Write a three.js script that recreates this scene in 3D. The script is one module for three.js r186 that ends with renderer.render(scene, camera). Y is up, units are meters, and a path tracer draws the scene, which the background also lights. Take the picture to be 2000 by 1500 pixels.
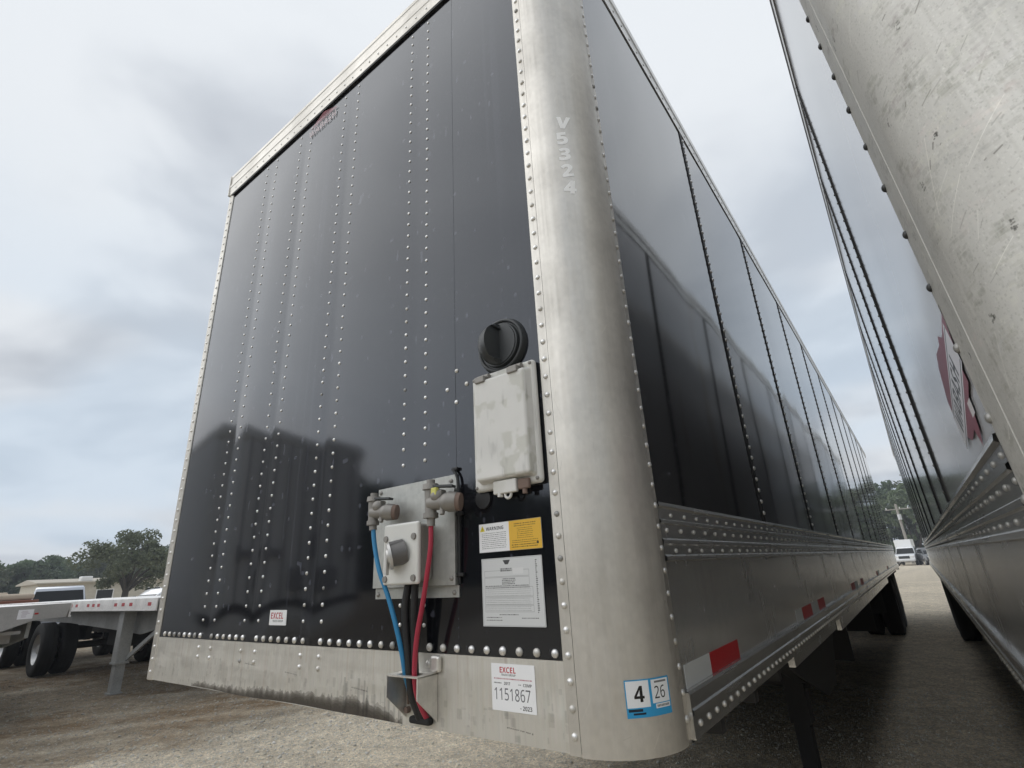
import * as THREE from 'three';
import { mergeGeometries, toCreasedNormals } from 'three/addons/utils/BufferGeometryUtils.js';
import { RoundedBoxGeometry } from 'three/addons/geometries/RoundedBoxGeometry.js';

// ------------------------------------------------------------------ camera, sky, sun, exposure
const scene = new THREE.Scene();
const camera = new THREE.PerspectiveCamera(74.02, 4 / 3, 0.02, 1500);
camera.position.set(0.534, 1.49, 1.154);
camera.matrixAutoUpdate = true;
{
  const m = new THREE.Matrix4().makeBasis(
    new THREE.Vector3(0.79462833, -0.05239849, -0.60483074),
    new THREE.Vector3(0.24989144, 0.93618635, 0.24720315),
    new THREE.Vector3(0.55328121, -0.34757665, 0.75701412));
  camera.quaternion.setFromRotationMatrix(m);
}
const renderer = new THREE.WebGLRenderer({ antialias: true });
renderer.setSize(1024, 768);
renderer.toneMapping = THREE.LinearToneMapping;
renderer.toneMappingExposure = 1.25;
renderer.shadowMap.enabled = true;

// seeded random and noise
function rng(seed) { let a = seed >>> 0; return () => { a |= 0; a = a + 0x6D2B79F5 | 0; let t = Math.imul(a ^ a >>> 15, 1 | a); t = t + Math.imul(t ^ t >>> 7, 61 | t) ^ t; return ((t ^ t >>> 14) >>> 0) / 4294967296; }; }
function hash(x, y, s) { let h = Math.imul(x | 0, 374761393) + Math.imul(y | 0, 668265263) + Math.imul(s | 0, 1442695041); h = Math.imul(h ^ h >>> 13, 1274126177); h = Math.imul(h ^ h >>> 16, 2246822519); return ((h ^ h >>> 15) >>> 0) / 4294967296; }
const mod = (a, n) => ((a % n) + n) % n;
function vn(x, y, s = 0, px = 1e6, py = px) {              // value noise, tiling with period px, py
  const xi = Math.floor(x), yi = Math.floor(y), fx = x - xi, fy = y - yi;
  const u = fx * fx * fx * (fx * (fx * 6 - 15) + 10), v = fy * fy * fy * (fy * (fy * 6 - 15) + 10);
  const x0 = mod(xi, px), x1 = mod(xi + 1, px), y0 = mod(yi, py), y1 = mod(yi + 1, py);
  const a = hash(x0, y0, s), b = hash(x1, y0, s), c = hash(x0, y1, s), d = hash(x1, y1, s);
  return (a + (b - a) * u) * (1 - v) + (c + (d - c) * u) * v;
}
function fbm(x, y, s, oct = 5, px = 1e6, py = px) { let t = 0, a = 0.5, n = 0; for (let i = 0; i < oct; i++) { t += a * vn(x, y, s + i * 17, px, py); n += a; a *= 0.5; x *= 2; y *= 2; px *= 2; py *= 2; } return t / n; }
const clamp = (v, a = 0, b = 1) => Math.min(b, Math.max(a, v));
const smooth = (a, b, v) => { const t = clamp((v - a) / (b - a)); return t * t * (3 - 2 * t); };
const lerp = (a, b, t) => a + (b - a) * t;

// the sky: a bright, nearly closed cloud deck with thinner bluish places low down
{
  const W = 2048, H = 1024, data = new Float32Array(W * H * 4);
  for (let j = 0; j < H; j++) {
    const el = ((j + 0.5) / H - 0.5) * Math.PI, dy = Math.sin(el), ce = Math.cos(el);
    for (let i = 0; i < W; i++) {
      const az = ((i + 0.5) / W - 0.5) * 2 * Math.PI, dx = Math.cos(az) * ce, dz = Math.sin(az) * ce;
      let r, g, b;
      const up = Math.max(dy, 0), k = 1 / (up + 0.22), px = dx * k, pz = dz * k;
      const wx = fbm(px * 0.9 + 7, pz * 0.9 + 3, 5, 4) - 0.5, wz = fbm(px * 0.9 - 4, pz * 0.9 + 9, 8, 4) - 0.5;
      const c1 = fbm(px * 1.5 + wx * 1.6 + 20, pz * 1.5 + wz * 1.6 + 31, 11, 6);
      const c2 = fbm(px * 3.6 + wx * 2.4 + 50, pz * 3.6 + wz * 2.4 + 13, 23, 5);
      const c3 = fbm(px * 6 + wx * 3 + 5, pz * 6 + wz * 3 + 77, 41, 4);
      const lum = smooth(0.33, 0.64, c1 * 0.60 + c2 * 0.28 + c3 * 0.12);
      const blue = smooth(0.45, 0.62, fbm(px * 0.8 + 90, pz * 0.8 + 44, 37, 4)) * (1 - smooth(0.15, 0.75, dy)) * 0.55;
      const base = lerp(0.475, 0.69, lum) * lerp(0.97, 1.04, smooth(0.05, 0.9, dy));
      r = base * lerp(0.91, 0.945, lum); g = base * lerp(0.975, 0.988, lum); b = base * lerp(1.07, 1.035, lum);
      r = lerp(r, 0.47, blue); g = lerp(g, 0.58, blue); b = lerp(b, 0.70, blue);
      if (dy < 0) { const t = smooth(0, -0.12, dy); r = lerp(r, 0.2, t); g = lerp(g, 0.19, t); b = lerp(b, 0.17, t); }
      const o = (j * W + i) * 4; data[o] = r; data[o + 1] = g; data[o + 2] = b; data[o + 3] = 1;
    }
  }
  const sky = new THREE.DataTexture(data, W, H, THREE.RGBAFormat, THREE.FloatType);
  sky.mapping = THREE.EquirectangularReflectionMapping; sky.magFilter = sky.minFilter = THREE.LinearFilter;
  sky.wrapS = THREE.RepeatWrapping; sky.needsUpdate = true;
  scene.background = sky; scene.environment = sky;
}
const sun = new THREE.DirectionalLight(new THREE.Color(1, 0.985, 0.965), 1.5);
sun.position.set(-23, 21, 20); sun.target.position.set(0, 0, 0);
sun.castShadow = true; sun.shadow.radius = 190; sun.shadow.mapSize.set(2048, 2048);
Object.assign(sun.shadow.camera, { left: -40, right: 40, top: 40, bottom: -40, near: 1, far: 120 });
scene.add(sun, sun.target);

// ------------------------------------------------------------------ helpers
const V3 = (x, y, z) => new THREE.Vector3(x, y, z);
const used = {};
function numbered(n) { if (!(n in used)) { used[n] = 0; return n; } used[n]++; return n + '_' + String(used[n]).padStart(3, '0'); }
function thing(name, label, category, pos, group, kind) {
  const o = new THREE.Group(); o.name = numbered(name); o.position.set(...pos);
  o.userData = kind ? { kind } : {}; if (label) o.userData.label = label; if (category) o.userData.category = category; if (group) o.userData.group = group;
  scene.add(o); return o;
}
function flat(g) {
  g = g.index ? g.toNonIndexed() : g;
  for (const k of Object.keys(g.attributes)) if (!['position', 'normal', 'uv', 'color'].includes(k)) g.deleteAttribute(k);
  return g;
}
function merge(gs) { gs = [].concat(gs).map(flat); const c = gs.some(g => g.attributes.color); if (!c) return gs.length > 1 ? mergeGeometries(gs) : gs[0]; gs.forEach(g => { if (!g.attributes.color) g.setAttribute('color', new THREE.BufferAttribute(new Float32Array(g.attributes.position.count * 3).fill(1), 3)); }); return mergeGeometries(gs); }
// geometry is given in the thing's own frame
function part(root, name, gs, mat, opt = {}) {
  const m = new THREE.Mesh(merge(gs), mat); m.name = name; m.castShadow = m.receiveShadow = true;
  if (opt.label) m.userData.label = opt.label; if (opt.kind) m.userData.kind = opt.kind;
  root.add(m); return m;
}
function single(name, gs, mat, pos, label, category, kind, group) {
  const m = new THREE.Mesh(merge(gs), mat); m.name = numbered(name); m.position.set(...pos); m.castShadow = m.receiveShadow = true;
  if (label) m.userData.label = label; if (category) m.userData.category = category; if (kind) m.userData.kind = kind; if (group) m.userData.group = group;
  scene.add(m); return m;
}
function copyOf(o, pos, turn, label, group) { const c = o.clone(); c.name = numbered(o.name.replace(/_\d{3}$/, '')); c.position.set(...pos); if (turn !== undefined) c.rotation.y = turn; c.userData = { ...o.userData, label }; if (group) c.userData.group = group; scene.add(c); return c; }
function muv(g, s = 1) {                                   // uv in metres by the main direction of each face
  g = flat(g); const p = g.attributes.position, uv = new Float32Array(p.count * 2);
  const a = V3(), b = V3(), c = V3(), n = V3();
  for (let i = 0; i < p.count; i += 3) {
    a.fromBufferAttribute(p, i); b.fromBufferAttribute(p, i + 1); c.fromBufferAttribute(p, i + 2);
    n.copy(b).sub(a).cross(c.clone().sub(a)); const x = Math.abs(n.x), y = Math.abs(n.y), z = Math.abs(n.z);
    [a, b, c].forEach((q, k) => { const o = (i + k) * 2; if (x >= y && x >= z) { uv[o] = q.z / s; uv[o + 1] = q.y / s; } else if (y >= z) { uv[o] = q.x / s; uv[o + 1] = q.z / s; } else { uv[o] = q.x / s; uv[o + 1] = q.y / s; } });
  }
  g.setAttribute('uv', new THREE.BufferAttribute(uv, 2)); return g;
}
function bx(x0, x1, y0, y1, z0, z1) { return muv(new THREE.BoxGeometry(x1 - x0, y1 - y0, z1 - z0).translate((x0 + x1) / 2, (y0 + y1) / 2, (z0 + z1) / 2)); }
function rb(x0, x1, y0, y1, z0, z1, r = 0.005, seg = 2) { return muv(new RoundedBoxGeometry(x1 - x0, y1 - y0, z1 - z0, seg, Math.min(r, Math.abs(x1 - x0) / 2.01, Math.abs(y1 - y0) / 2.01, Math.abs(z1 - z0) / 2.01)).translate((x0 + x1) / 2, (y0 + y1) / 2, (z0 + z1) / 2)); }
function cyl(a, b, r0, r1 = r0, seg = 16) {
  const A = V3(...a), B = V3(...b), d = B.clone().sub(A), g = new THREE.CylinderGeometry(r1, r0, d.length(), seg);
  g.applyQuaternion(new THREE.Quaternion().setFromUnitVectors(V3(0, 1, 0), d.clone().normalize())); return g.translate((a[0] + b[0]) / 2, (a[1] + b[1]) / 2, (a[2] + b[2]) / 2);
}
function bar(a, b, w, h = w) { const A = V3(...a), B = V3(...b), d = B.clone().sub(A), g = new THREE.BoxGeometry(w, d.length(), h); g.applyQuaternion(new THREE.Quaternion().setFromUnitVectors(V3(0, 1, 0), d.clone().normalize())); return muv(g.translate((a[0] + b[0]) / 2, (a[1] + b[1]) / 2, (a[2] + b[2]) / 2)); }
function tube(pts, r, seg = 40, rad = 10) { return new THREE.TubeGeometry(new THREE.CatmullRomCurve3(pts.map(p => V3(...p))), seg, r, rad); }
function ring(axisA, axisB, R, r) { const A = V3(...axisA), d = V3(...axisB).sub(A).normalize(), g = new THREE.TorusGeometry(R, r, 8, 28); g.applyQuaternion(new THREE.Quaternion().setFromUnitVectors(V3(0, 0, 1), d)); return g.translate(...axisA); }
// a sheet of quads along the runs of a 2-D outline; each run is smooth, corners between runs stay sharp
function sweep(runs, n, map, uvScale = 1) {
  const gs = [];
  for (const run of runs) {
    const pos = [], uv = [], idx = []; let len = 0; const m = run.length;
    for (let i = 0; i < m; i++) { if (i) len += Math.hypot(run[i][0] - run[i - 1][0], run[i][1] - run[i - 1][1]); for (let j = 0; j <= n; j++) { const q = map(run[i], j / n, len); pos.push(q[0], q[1], q[2]); uv.push((q[4] ?? len) / uvScale, (q[3] ?? 0) / uvScale); } }
    for (let i = 0; i < m - 1; i++) for (let j = 0; j < n; j++) { const a = i * (n + 1) + j, b = a + n + 1; idx.push(a, b, a + 1, b, b + 1, a + 1); }
    const g = new THREE.BufferGeometry(); g.setAttribute('position', new THREE.Float32BufferAttribute(pos, 3)); g.setAttribute('uv', new THREE.Float32BufferAttribute(uv, 2)); g.setIndex(idx); g.computeVertexNormals(); gs.push(flat(g));
  }
  return merge(gs);
}
const segs = pts => pts.slice(1).map((p, i) => [pts[i], p]);
function arcPts(cx, cy, r, a0, a1, n) { return Array.from({ length: n + 1 }, (_, i) => { const a = a0 + (a1 - a0) * i / n; return [cx + r * Math.cos(a), cy + r * Math.sin(a)]; }); }
function mirrorX(g, at) { g = flat(g).clone().scale(-1, 1, 1).translate(at, 0, 0); for (const k of Object.keys(g.attributes)) { const a = g.attributes[k], n = a.itemSize, d = a.array; for (let i = 0; i < a.count; i += 3) for (let c = 0; c < n; c++) { const p = (i + 1) * n + c, q = (i + 2) * n + c, t = d[p]; d[p] = d[q]; d[q] = t; } } return g; }
function plane(w, h, x, y, z, ry = 0) { return new THREE.PlaneGeometry(w, h).rotateY(ry).translate(x, y, z); }

// ------------------------------------------------------------------ textures
function canvasTex(w, h, draw) { const c = document.createElement('canvas'); c.width = w; c.height = h; const x = c.getContext('2d'); draw(x, w, h); const t = new THREE.CanvasTexture(c); t.colorSpace = THREE.SRGBColorSpace; t.anisotropy = 8; return t; }
function dataTex(w, h, f, srgb = true) {
  const d = new Uint8Array(w * h * 4), s = v => srgb ? (v <= 0.0031308 ? v * 12.92 : 1.055 * Math.pow(v, 1 / 2.4) - 0.055) : v;
  for (let j = 0; j < h; j++) for (let i = 0; i < w; i++) { const c = f(i / w, j / h, i, j), o = (j * w + i) * 4; d[o] = clamp(s(c[0])) * 255; d[o + 1] = clamp(s(c[1])) * 255; d[o + 2] = clamp(s(c[2])) * 255; d[o + 3] = 255; }
  const t = new THREE.DataTexture(d, w, h); t.wrapS = t.wrapT = THREE.RepeatWrapping; t.magFilter = THREE.LinearFilter; t.minFilter = THREE.LinearMipmapLinearFilter; t.generateMipmaps = true; if (srgb) t.colorSpace = THREE.SRGBColorSpace; t.needsUpdate = true; return t;
}
// weathered aluminium, one metre: mottled oxide, fine pits, faint upright brushing, thin scratches
function alloy(seed, warm, contrast, scratches) {
  const N = 1024, R = rng(seed), scr = new Float32Array(N * N);
  for (let k = 0; k < scratches; k++) {
    let x = R() * N, y = R() * N; const a = R() < 0.6 ? 0.9 + R() * 0.5 : R() * 6.28, L = 15 + R() * R() * 140, s = (R() < 0.55 ? -1 : 1) * (0.15 + R() * 0.5), wd = R() < 0.25 ? 2 : 1;
    for (let t = 0; t < L; t++) { x += Math.cos(a); y += Math.sin(a) + (R() - 0.5) * 0.1; for (let q = 0; q < wd; q++) scr[mod(y | 0, N) * N + mod((x | 0) + q, N)] = s; }
  }
  return {
    map: dataTex(N, N, (u, v, i, j) => {
      const big = fbm(u * 5, v * 5, seed, 5, 5), fine = fbm(u * 60, v * 60, seed + 3, 3, 60), br = vn(u * 260, v * 5, seed + 9, 260, 5), spk = hash(i, j, seed + 1);
      let l = 1 + contrast * ((big - 0.5) * 0.9 + (fine - 0.5) * 0.55 + (br - 0.5) * 0.14) + (spk - 0.5) * 0.05 * contrast + scr[j * N + i] * 0.28;
      const st = smooth(0.55, 0.72, fbm(u * 3, v * 9, seed + 40, 5, 3, 9)) * 0.16 * contrast; l *= 1 - st;
      return [0.79 * l * (1 + warm), 0.775 * l, 0.74 * l * (1 - warm)];
    }),
    rough: dataTex(512, 512, (u, v) => { const r = 0.75 + 0.4 * (fbm(u * 7, v * 7, seed + 70, 5, 7) - 0.3) + 0.18 * (vn(u * 120, v * 4, seed + 5, 120, 4) - 0.5); return [r, r, r]; }, false),
  };
}
const alloyA = alloy(11, 0.005, 0.45, 60), alloyB = alloy(29, 0.012, 0.24, 90);
const paintDust = dataTex(1024, 1024, (u, v) => {          // near-black paint with run marks and settled dust flecks
  const run = smooth(0.55, 0.9, vn(u * 90, v * 3, 3, 90, 3)) * smooth(0.4, 0.7, fbm(u * 6, v * 2, 8, 4, 6, 2)), fl = smooth(0.80, 0.95, fbm(u * 120, v * 120, 14, 2, 120));
  const bug = smooth(0.93, 0.97, vn(u * 70, v * 90, 21, 70, 90)), k = 0.006 + 0.012 * run + 0.016 * fl + 0.05 * bug + 0.005 * fbm(u * 5, v * 5, 2, 4, 5); return [k, k * 1.04, k * 1.3];
});
const paintRough = dataTex(512, 512, (u, v) => { const k = 0.55 + 0.5 * fbm(u * 4, v * 4, 33, 5, 4) + 0.4 * smooth(0.6, 0.9, vn(u * 60, v * 2, 6, 60, 2)); return [k, k, k]; }, false);

const skirtDust = dataTex(512, 512, (u, v) => { const st = smooth(0.5, 0.85, vn(u * 60, v * 2, 71, 60, 2)) * 0.05, sp = smooth(0.72, 0.9, fbm(u * 50, v * 50, 73, 3, 50)) * 0.08, k = 0.96 - st - sp + 0.1 * (fbm(u * 5, v * 5, 79, 4, 5) - 0.5); return [k, k * 0.99, k * 0.965]; });

// ------------------------------------------------------------------ materials
const phys = o => new THREE.MeshPhysicalMaterial(o), std = o => new THREE.MeshStandardMaterial(o);
const M = {
  black: phys({ color: 0xffffff, map: paintDust, roughness: 0.085, ior: 1.6, specularColor: new THREE.Color(0.86, 0.91, 1.0) }),
  sideBlack: phys({ color: 0xffffff, map: paintDust, roughness: 0.06, roughnessMap: paintRough, ior: 2.3 }),
  alum: std({ color: 0xffffff, map: alloyA.map, metalness: 0.85, roughness: 0.55, roughnessMap: alloyA.rough }),
  alumOld: std({ color: new THREE.Color(0.80, 0.79, 0.77), map: alloyB.map, metalness: 0.86, roughness: 0.6, roughnessMap: alloyB.rough }),
  alumSkirt: std({ color: new THREE.Color(0.74, 0.74, 0.74), metalness: 0.85, roughness: 0.3, map: skirtDust, roughnessMap: alloyA.rough }),
  rivet: std({ color: new THREE.Color(0.78, 0.77, 0.75), metalness: 0.8, roughness: 0.38 }),
  dimGrey: std({ color: new THREE.Color(0.3, 0.3, 0.31), roughness: 0.6 }),
  rivetWorn: std({ color: new THREE.Color(0.62, 0.60, 0.56), metalness: 0.7, roughness: 0.5 }),
  rivetDull: std({ color: new THREE.Color(0.34, 0.335, 0.32), metalness: 0.6, roughness: 0.5 }),
  rivetDark: std({ color: new THREE.Color(0.05, 0.05, 0.05), metalness: 0.3, roughness: 0.5 }),
  whitePanel: phys({ color: new THREE.Color(0.62, 0.63, 0.65), roughness: 0.16, clearcoat: 1, clearcoatRoughness: 0.02, ior: 1.6 }),
  seam: std({ color: new THREE.Color(0.012, 0.012, 0.013), roughness: 0.6 }),
  rubber: std({ color: new THREE.Color(0.018, 0.018, 0.018), roughness: 0.85 }),
  frame: std({ color: new THREE.Color(0.03, 0.03, 0.032), roughness: 0.7 }),
  rim: std({ color: new THREE.Color(0.55, 0.55, 0.55), metalness: 0.7, roughness: 0.45 }),
  galv: std({ color: new THREE.Color(0.62, 0.64, 0.64), map: alloyA.map, metalness: 0.75, roughness: 0.5 }),
  castAlloy: std({ color: new THREE.Color(0.30, 0.285, 0.265), metalness: 0.6, roughness: 0.6 }),
  castDark: std({ color: new THREE.Color(0.16, 0.155, 0.15), metalness: 0.5, roughness: 0.55 }),
  coverAlloy: std({ color: new THREE.Color(0.6, 0.59, 0.57), metalness: 0.6, roughness: 0.45 }),
  rust: std({ color: new THREE.Color(0.19, 0.135, 0.11), roughness: 0.85 }),
  blackPlastic: std({ color: new THREE.Color(0.03, 0.033, 0.035), roughness: 0.42 }),
  blue: std({ color: new THREE.Color(0.025, 0.21, 0.42), roughness: 0.35 }),
  red: std({ color: new THREE.Color(0.40, 0.03, 0.06), roughness: 0.35 }),
  cable: std({ color: new THREE.Color(0.014, 0.014, 0.015), roughness: 0.5 }),
  white: std({ color: new THREE.Color(0.78, 0.78, 0.77), roughness: 0.45 }),
  tapeRed: std({ color: new THREE.Color(0.42, 0.01, 0.015), roughness: 0.4 }),
  tapeWhite: std({ color: new THREE.Color(0.55, 0.57, 0.57), roughness: 0.4 }),
  glass: phys({ color: new THREE.Color(0.008, 0.009, 0.010), roughness: 0.12, ior: 1.3 }),
  amber: std({ color: new THREE.Color(0.6, 0.2, 0.02), roughness: 0.3 }),
};
// painted cast housing of the nose box, dirty white plastic of the document box
M.boxWhite = std({ roughness: 0.5, map: dataTex(512, 512, (u, v) => { const n = fbm(u * 4, v * 4, 91, 5, 4), s = smooth(0.56, 0.7, fbm(u * 7, v * 7, 55, 4, 7)), g = smooth(0.6, 0.9, fbm(u * 24, v * 5, 58, 4, 24, 5)), k = 0.70 * (0.90 + 0.18 * n) * (1 - 0.16 * s - 0.2 * g); return [k, k * 0.985, k * (0.94 - 0.04 * s)]; }) });
M.housing = std({ roughness: 0.5, color: new THREE.Color(0.7, 0.695, 0.67), map: dataTex(256, 256, (u, v) => { const k = 0.9 + 0.2 * fbm(u * 6, v * 6, 17, 4, 6); return [k, k, k * 0.98]; }) });

const rivetGeo = new THREE.SphereGeometry(1, 10, 5, 0, Math.PI * 2, 0, Math.PI / 2).rotateX(Math.PI / 2).scale(1, 1, 0.75);       // dome towards +z
const rivetSide = rivetGeo.clone().rotateY(Math.PI / 2);                                                                           // dome towards +x
const rivetLow = new THREE.SphereGeometry(1, 6, 2, 0, Math.PI * 2, 0, Math.PI / 2).rotateX(Math.PI / 2).scale(1, 1, 0.75);
const rivetLowSide = rivetLow.clone().rotateY(Math.PI / 2), rivetLowSideL = rivetLow.clone().rotateY(-Math.PI / 2);
let rivetNo = 0;
function rivetAt(root, geo, x, y, z, r, mat = M.rivet) { const h = hash(rivetNo++, 7, 3); r *= 0.93 + 0.14 * hash(rivetNo, 2, 5); if (mat === M.rivet && h < 0.3) mat = h < 0.06 ? M.rivetDull : M.rivetWorn; const m = new THREE.Mesh(geo, mat); m.name = 'rivet'; m.position.set(x, y, z); m.scale.setScalar(r); m.castShadow = m.receiveShadow = true; root.add(m); }
const rv = (geo, x, y, z, r) => geo.clone().scale(r, r, r).translate(x, y, z);

// ------------------------------------------------------------------ ground
const NEARG = { x0: -30, x1: 14, z0: -34, z1: 14 };
{
  const N = 2048, cells = 168, hs = new Float32Array(N * N), id = new Float32Array(N * N);
  for (let j = 0; j < N; j++) for (let i = 0; i < N; i++) {
    const x = i / N * cells, y = j / N * cells, xi = Math.floor(x), yi = Math.floor(y); let d1 = 9, d2 = 9, h = 0;
    for (let a = -1; a <= 1; a++) for (let b = -1; b <= 1; b++) {
      const cx = mod(xi + a, cells), cy = mod(yi + b, cells), px = xi + a + hash(cx, cy, 1), py = yi + b + hash(cx, cy, 2), sz = 0.7 + 0.6 * hash(cx, cy, 3);
      const d = Math.hypot(x - px, y - py) / sz; if (d < d1) { d2 = d1; d1 = d; h = hash(cx, cy, 4); } else if (d < d2) d2 = d;
    }
    hs[j * N + i] = smooth(0, 0.35, d2 - d1) * (0.5 + 0.5 * h); id[j * N + i] = h;
  }
  const map = dataTex(N, N, (u, v, i, j) => {
    const h = hs[j * N + i], k = id[j * N + i], fines = fbm(u * 300, v * 300, 5, 2, 300), big = fbm(u * 6, v * 6, 71, 4, 6);
    const mid = 1 + 0.45 * (fbm(u * 28, v * 28, 131, 4, 28) - 0.5) + 0.5 * (fbm(u * 90, v * 90, 137, 2, 90) - 0.5), stone = smooth(0.08, 0.3, h) * smooth(0.12, 0.3, k + 0.3 * (big - 0.5));
    const t = 0.52 + 0.34 * (k - 0.5), hue = hash(Math.floor(k * 9999), 3, 9);
    const s = [t * (1 + 0.08 * (hue - 0.5)), t * 0.945, t * (0.86 - 0.10 * (hue - 0.3))], f = 0.34 + 0.24 * fines;
    return [lerp(f, s[0], stone) * mid * 1.32, lerp(f * 0.94, s[1], stone) * mid * 1.22, lerp(f * 0.84, s[2], stone) * mid * 1.06];
  });
  const bump = dataTex(N, N, (u, v, i, j) => { const h = hs[j * N + i]; return [h, h, h]; }, false);
  for (const t of [map, bump]) t.repeat.set(1, 1);
  M.gravel = std({ map, bumpMap: bump, bumpScale: 0.014, roughness: 0.95, vertexColors: true });
  const patch = (x, z) => {                                 // damp brown soil, wheel tracks and pale loose stone
    const n = fbm(x * 0.55 + 3, z * 0.55 + 8, 61, 5), n2 = fbm(x * 2.3, z * 2.3, 64, 4), n3 = fbm(x * 9, z * 9, 66, 3);
    const left = smooth(-5.3, -6.9, x + (n2 - 0.5) * 1.5 + 0.3 * (Math.max(z, -9) + 2)) * (1 - smooth(-7, -12, z));
    let damp = left * smooth(0.28, 0.62, n * 0.65 + n2 * 0.35 + 0.14);
    const tt = (x + 7.2) + 0.7 * (z + 2.2) + (n2 - 0.5) * 0.35, track = Math.exp(-Math.pow(tt / 0.2, 2)) + Math.exp(-Math.pow((tt - 0.75) / 0.16, 2)) + 0.6 * Math.exp(-Math.pow((tt + 1.1) / 0.2, 2));
    damp = clamp(damp * (0.75 + 0.7 * (n3 - 0.3)) - track * 0.55 * n3);
    damp *= smooth(-34, -12, x) * 0.5 + 0.5;
    const brown = smooth(0.42, 0.6, fbm(x * 0.8 + 40, z * 0.8, 91, 4)), l = 0.92 + 0.35 * (n - 0.5) + 0.3 * (n3 - 0.5);
    return [l * lerp(1.06, lerp(0.36, 0.30, brown), damp), l * lerp(1.06, lerp(0.33, 0.23, brown), damp), l * lerp(1.06, lerp(0.29, 0.155, brown), damp)];
  };
  const gs = [];
  const grid = (x0, x1, z0, z1, nx, nz, relief) => {
    const g = new THREE.PlaneGeometry(x1 - x0, z1 - z0, nx, nz).rotateX(-Math.PI / 2).translate((x0 + x1) / 2, 0, (z0 + z1) / 2);
    const p = g.attributes.position, c = new Float32Array(p.count * 3), uv = g.attributes.uv;
    for (let i = 0; i < p.count; i++) {
      const x = p.getX(i), z = p.getZ(i); uv.setXY(i, x / 2.4, z / 2.4);
      if (relief) { const e = smooth(0, 2, Math.min(x - x0, x1 - x, z - z0, z1 - z)); p.setY(i, e * (0.05 * (fbm(x * 1.1, z * 1.1, 44, 4) - 0.5) + 0.025 * (fbm(x * 6, z * 6, 46, 3) - 0.5))); }
      const k = patch(x, z); c[i * 3] = k[0]; c[i * 3 + 1] = k[1]; c[i * 3 + 2] = k[2];
    }
    g.setAttribute('color', new THREE.BufferAttribute(c, 3)); g.computeVertexNormals(); gs.push(g);
  };
  const { x0, x1, z0, z1 } = NEARG;
  grid(x0, x1, z0, z1, 700, 760, true);
  for (const [a, b, c, d] of [[-500, x0, -500, 500], [x1, 500, -500, 500], [x0, x1, -500, z0], [x0, x1, z1, 500]]) grid(a, b, c, d, 60, 60, false);
  single('ground', gs, M.gravel, [0, 0, 0], 'pale gravel yard with damp brown patches under the trailers', null, 'structure');
  // loose stones lying on top, near the camera
  const R = rng(404), st = new THREE.IcosahedronGeometry(1, 0); const pp = st.attributes.position;
  for (let i = 0; i < pp.count; i++) { const k = 0.8 + 0.35 * hash(Math.round(pp.getX(i) * 50), Math.round(pp.getY(i) * 50 + pp.getZ(i) * 77), 4); pp.setXYZ(i, pp.getX(i) * k, pp.getY(i) * k * 0.65, pp.getZ(i) * k); }
  st.computeVertexNormals();
  const cnt = 52000, im = new THREE.InstancedMesh(st, std({ color: 0xffffff, roughness: 0.95 }), cnt), mt = new THREE.Matrix4(), q = new THREE.Quaternion(), e = new THREE.Euler(), col = new THREE.Color();
  for (let i = 0; i < cnt; i++) {
    const far = i >= 42000, near = !far && R() < 0.75, x = far ? -15 + R() * 11 : near ? -6.5 + R() * 8 : -12 + R() * 13.5, z = far ? -9 + R() * 9 : near ? -7 + R() * 7.5 : -14 + R() * 14, s = far ? 0.008 + 0.014 * R() * R() : 0.004 + 0.006 * R() * R() + (R() < 0.015 ? 0.008 : 0);
    const y = 0.05 * (fbm(x * 1.1, z * 1.1, 44, 4) - 0.5) + 0.025 * (fbm(x * 6, z * 6, 46, 3) - 0.5);
    q.setFromEuler(e.set(R() * 0.6, R() * 6.28, R() * 0.6)); mt.compose(V3(x, y + s * 0.25, z), q, V3(s * (0.8 + 0.5 * R()), s, s * (0.8 + 0.5 * R()))); im.setMatrixAt(i, mt);
    const k = patch(x, z), t = 0.42 + 0.26 * R(), w = 0.9 + 0.1 * R(); im.setColorAt(i, col.setRGB(t * lerp(1, k[0], 0.7), t * 0.96 * lerp(1, k[1], 0.7), t * w * 0.9 * lerp(1, k[2], 0.7)));
  }
  im.name = 'loose_gravel'; im.userData = { kind: 'stuff', label: 'loose pale stones scattered over the gravel yard', category: 'gravel' }; im.receiveShadow = im.castShadow = true; scene.add(im);
}

// ------------------------------------------------------------------ wheels and underbody shared by the trailers
const tyreGeo = new THREE.LatheGeometry([[0.29, -0.11], [0.34, -0.135], [0.44, -0.14], [0.49, -0.125], [0.508, -0.105], [0.51, -0.05], [0.502, -0.045], [0.502, -0.035], [0.51, -0.03], [0.51, 0.03], [0.502, 0.035], [0.502, 0.045], [0.51, 0.05], [0.508, 0.105], [0.49, 0.125], [0.44, 0.14], [0.34, 0.135], [0.29, 0.11]].map(p => new THREE.Vector2(...p)), 40).rotateZ(Math.PI / 2);
const rimGeo = merge([new THREE.LatheGeometry([[0.02, 0.03], [0.1, 0.035], [0.11, 0.0], [0.2, -0.02], [0.25, -0.04], [0.27, 0.09], [0.30, 0.11]].map(p => new THREE.Vector2(...p)), 28).rotateZ(-Math.PI / 2), cyl([-0.1, 0, 0], [0.08, 0, 0], 0.09)]);
function wheel(root, x, y, z, out) {                        // axle along x, rim facing out (+1 or -1)
  const w = new THREE.Mesh(tyreGeo, M.rubber); w.name = 'wheel'; w.position.set(x, y, z); w.castShadow = w.receiveShadow = true; root.add(w);
  const r = new THREE.Mesh(rimGeo, M.rim); r.name = 'rim'; r.scale.x = out; w.add(r); return w;
}
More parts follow.
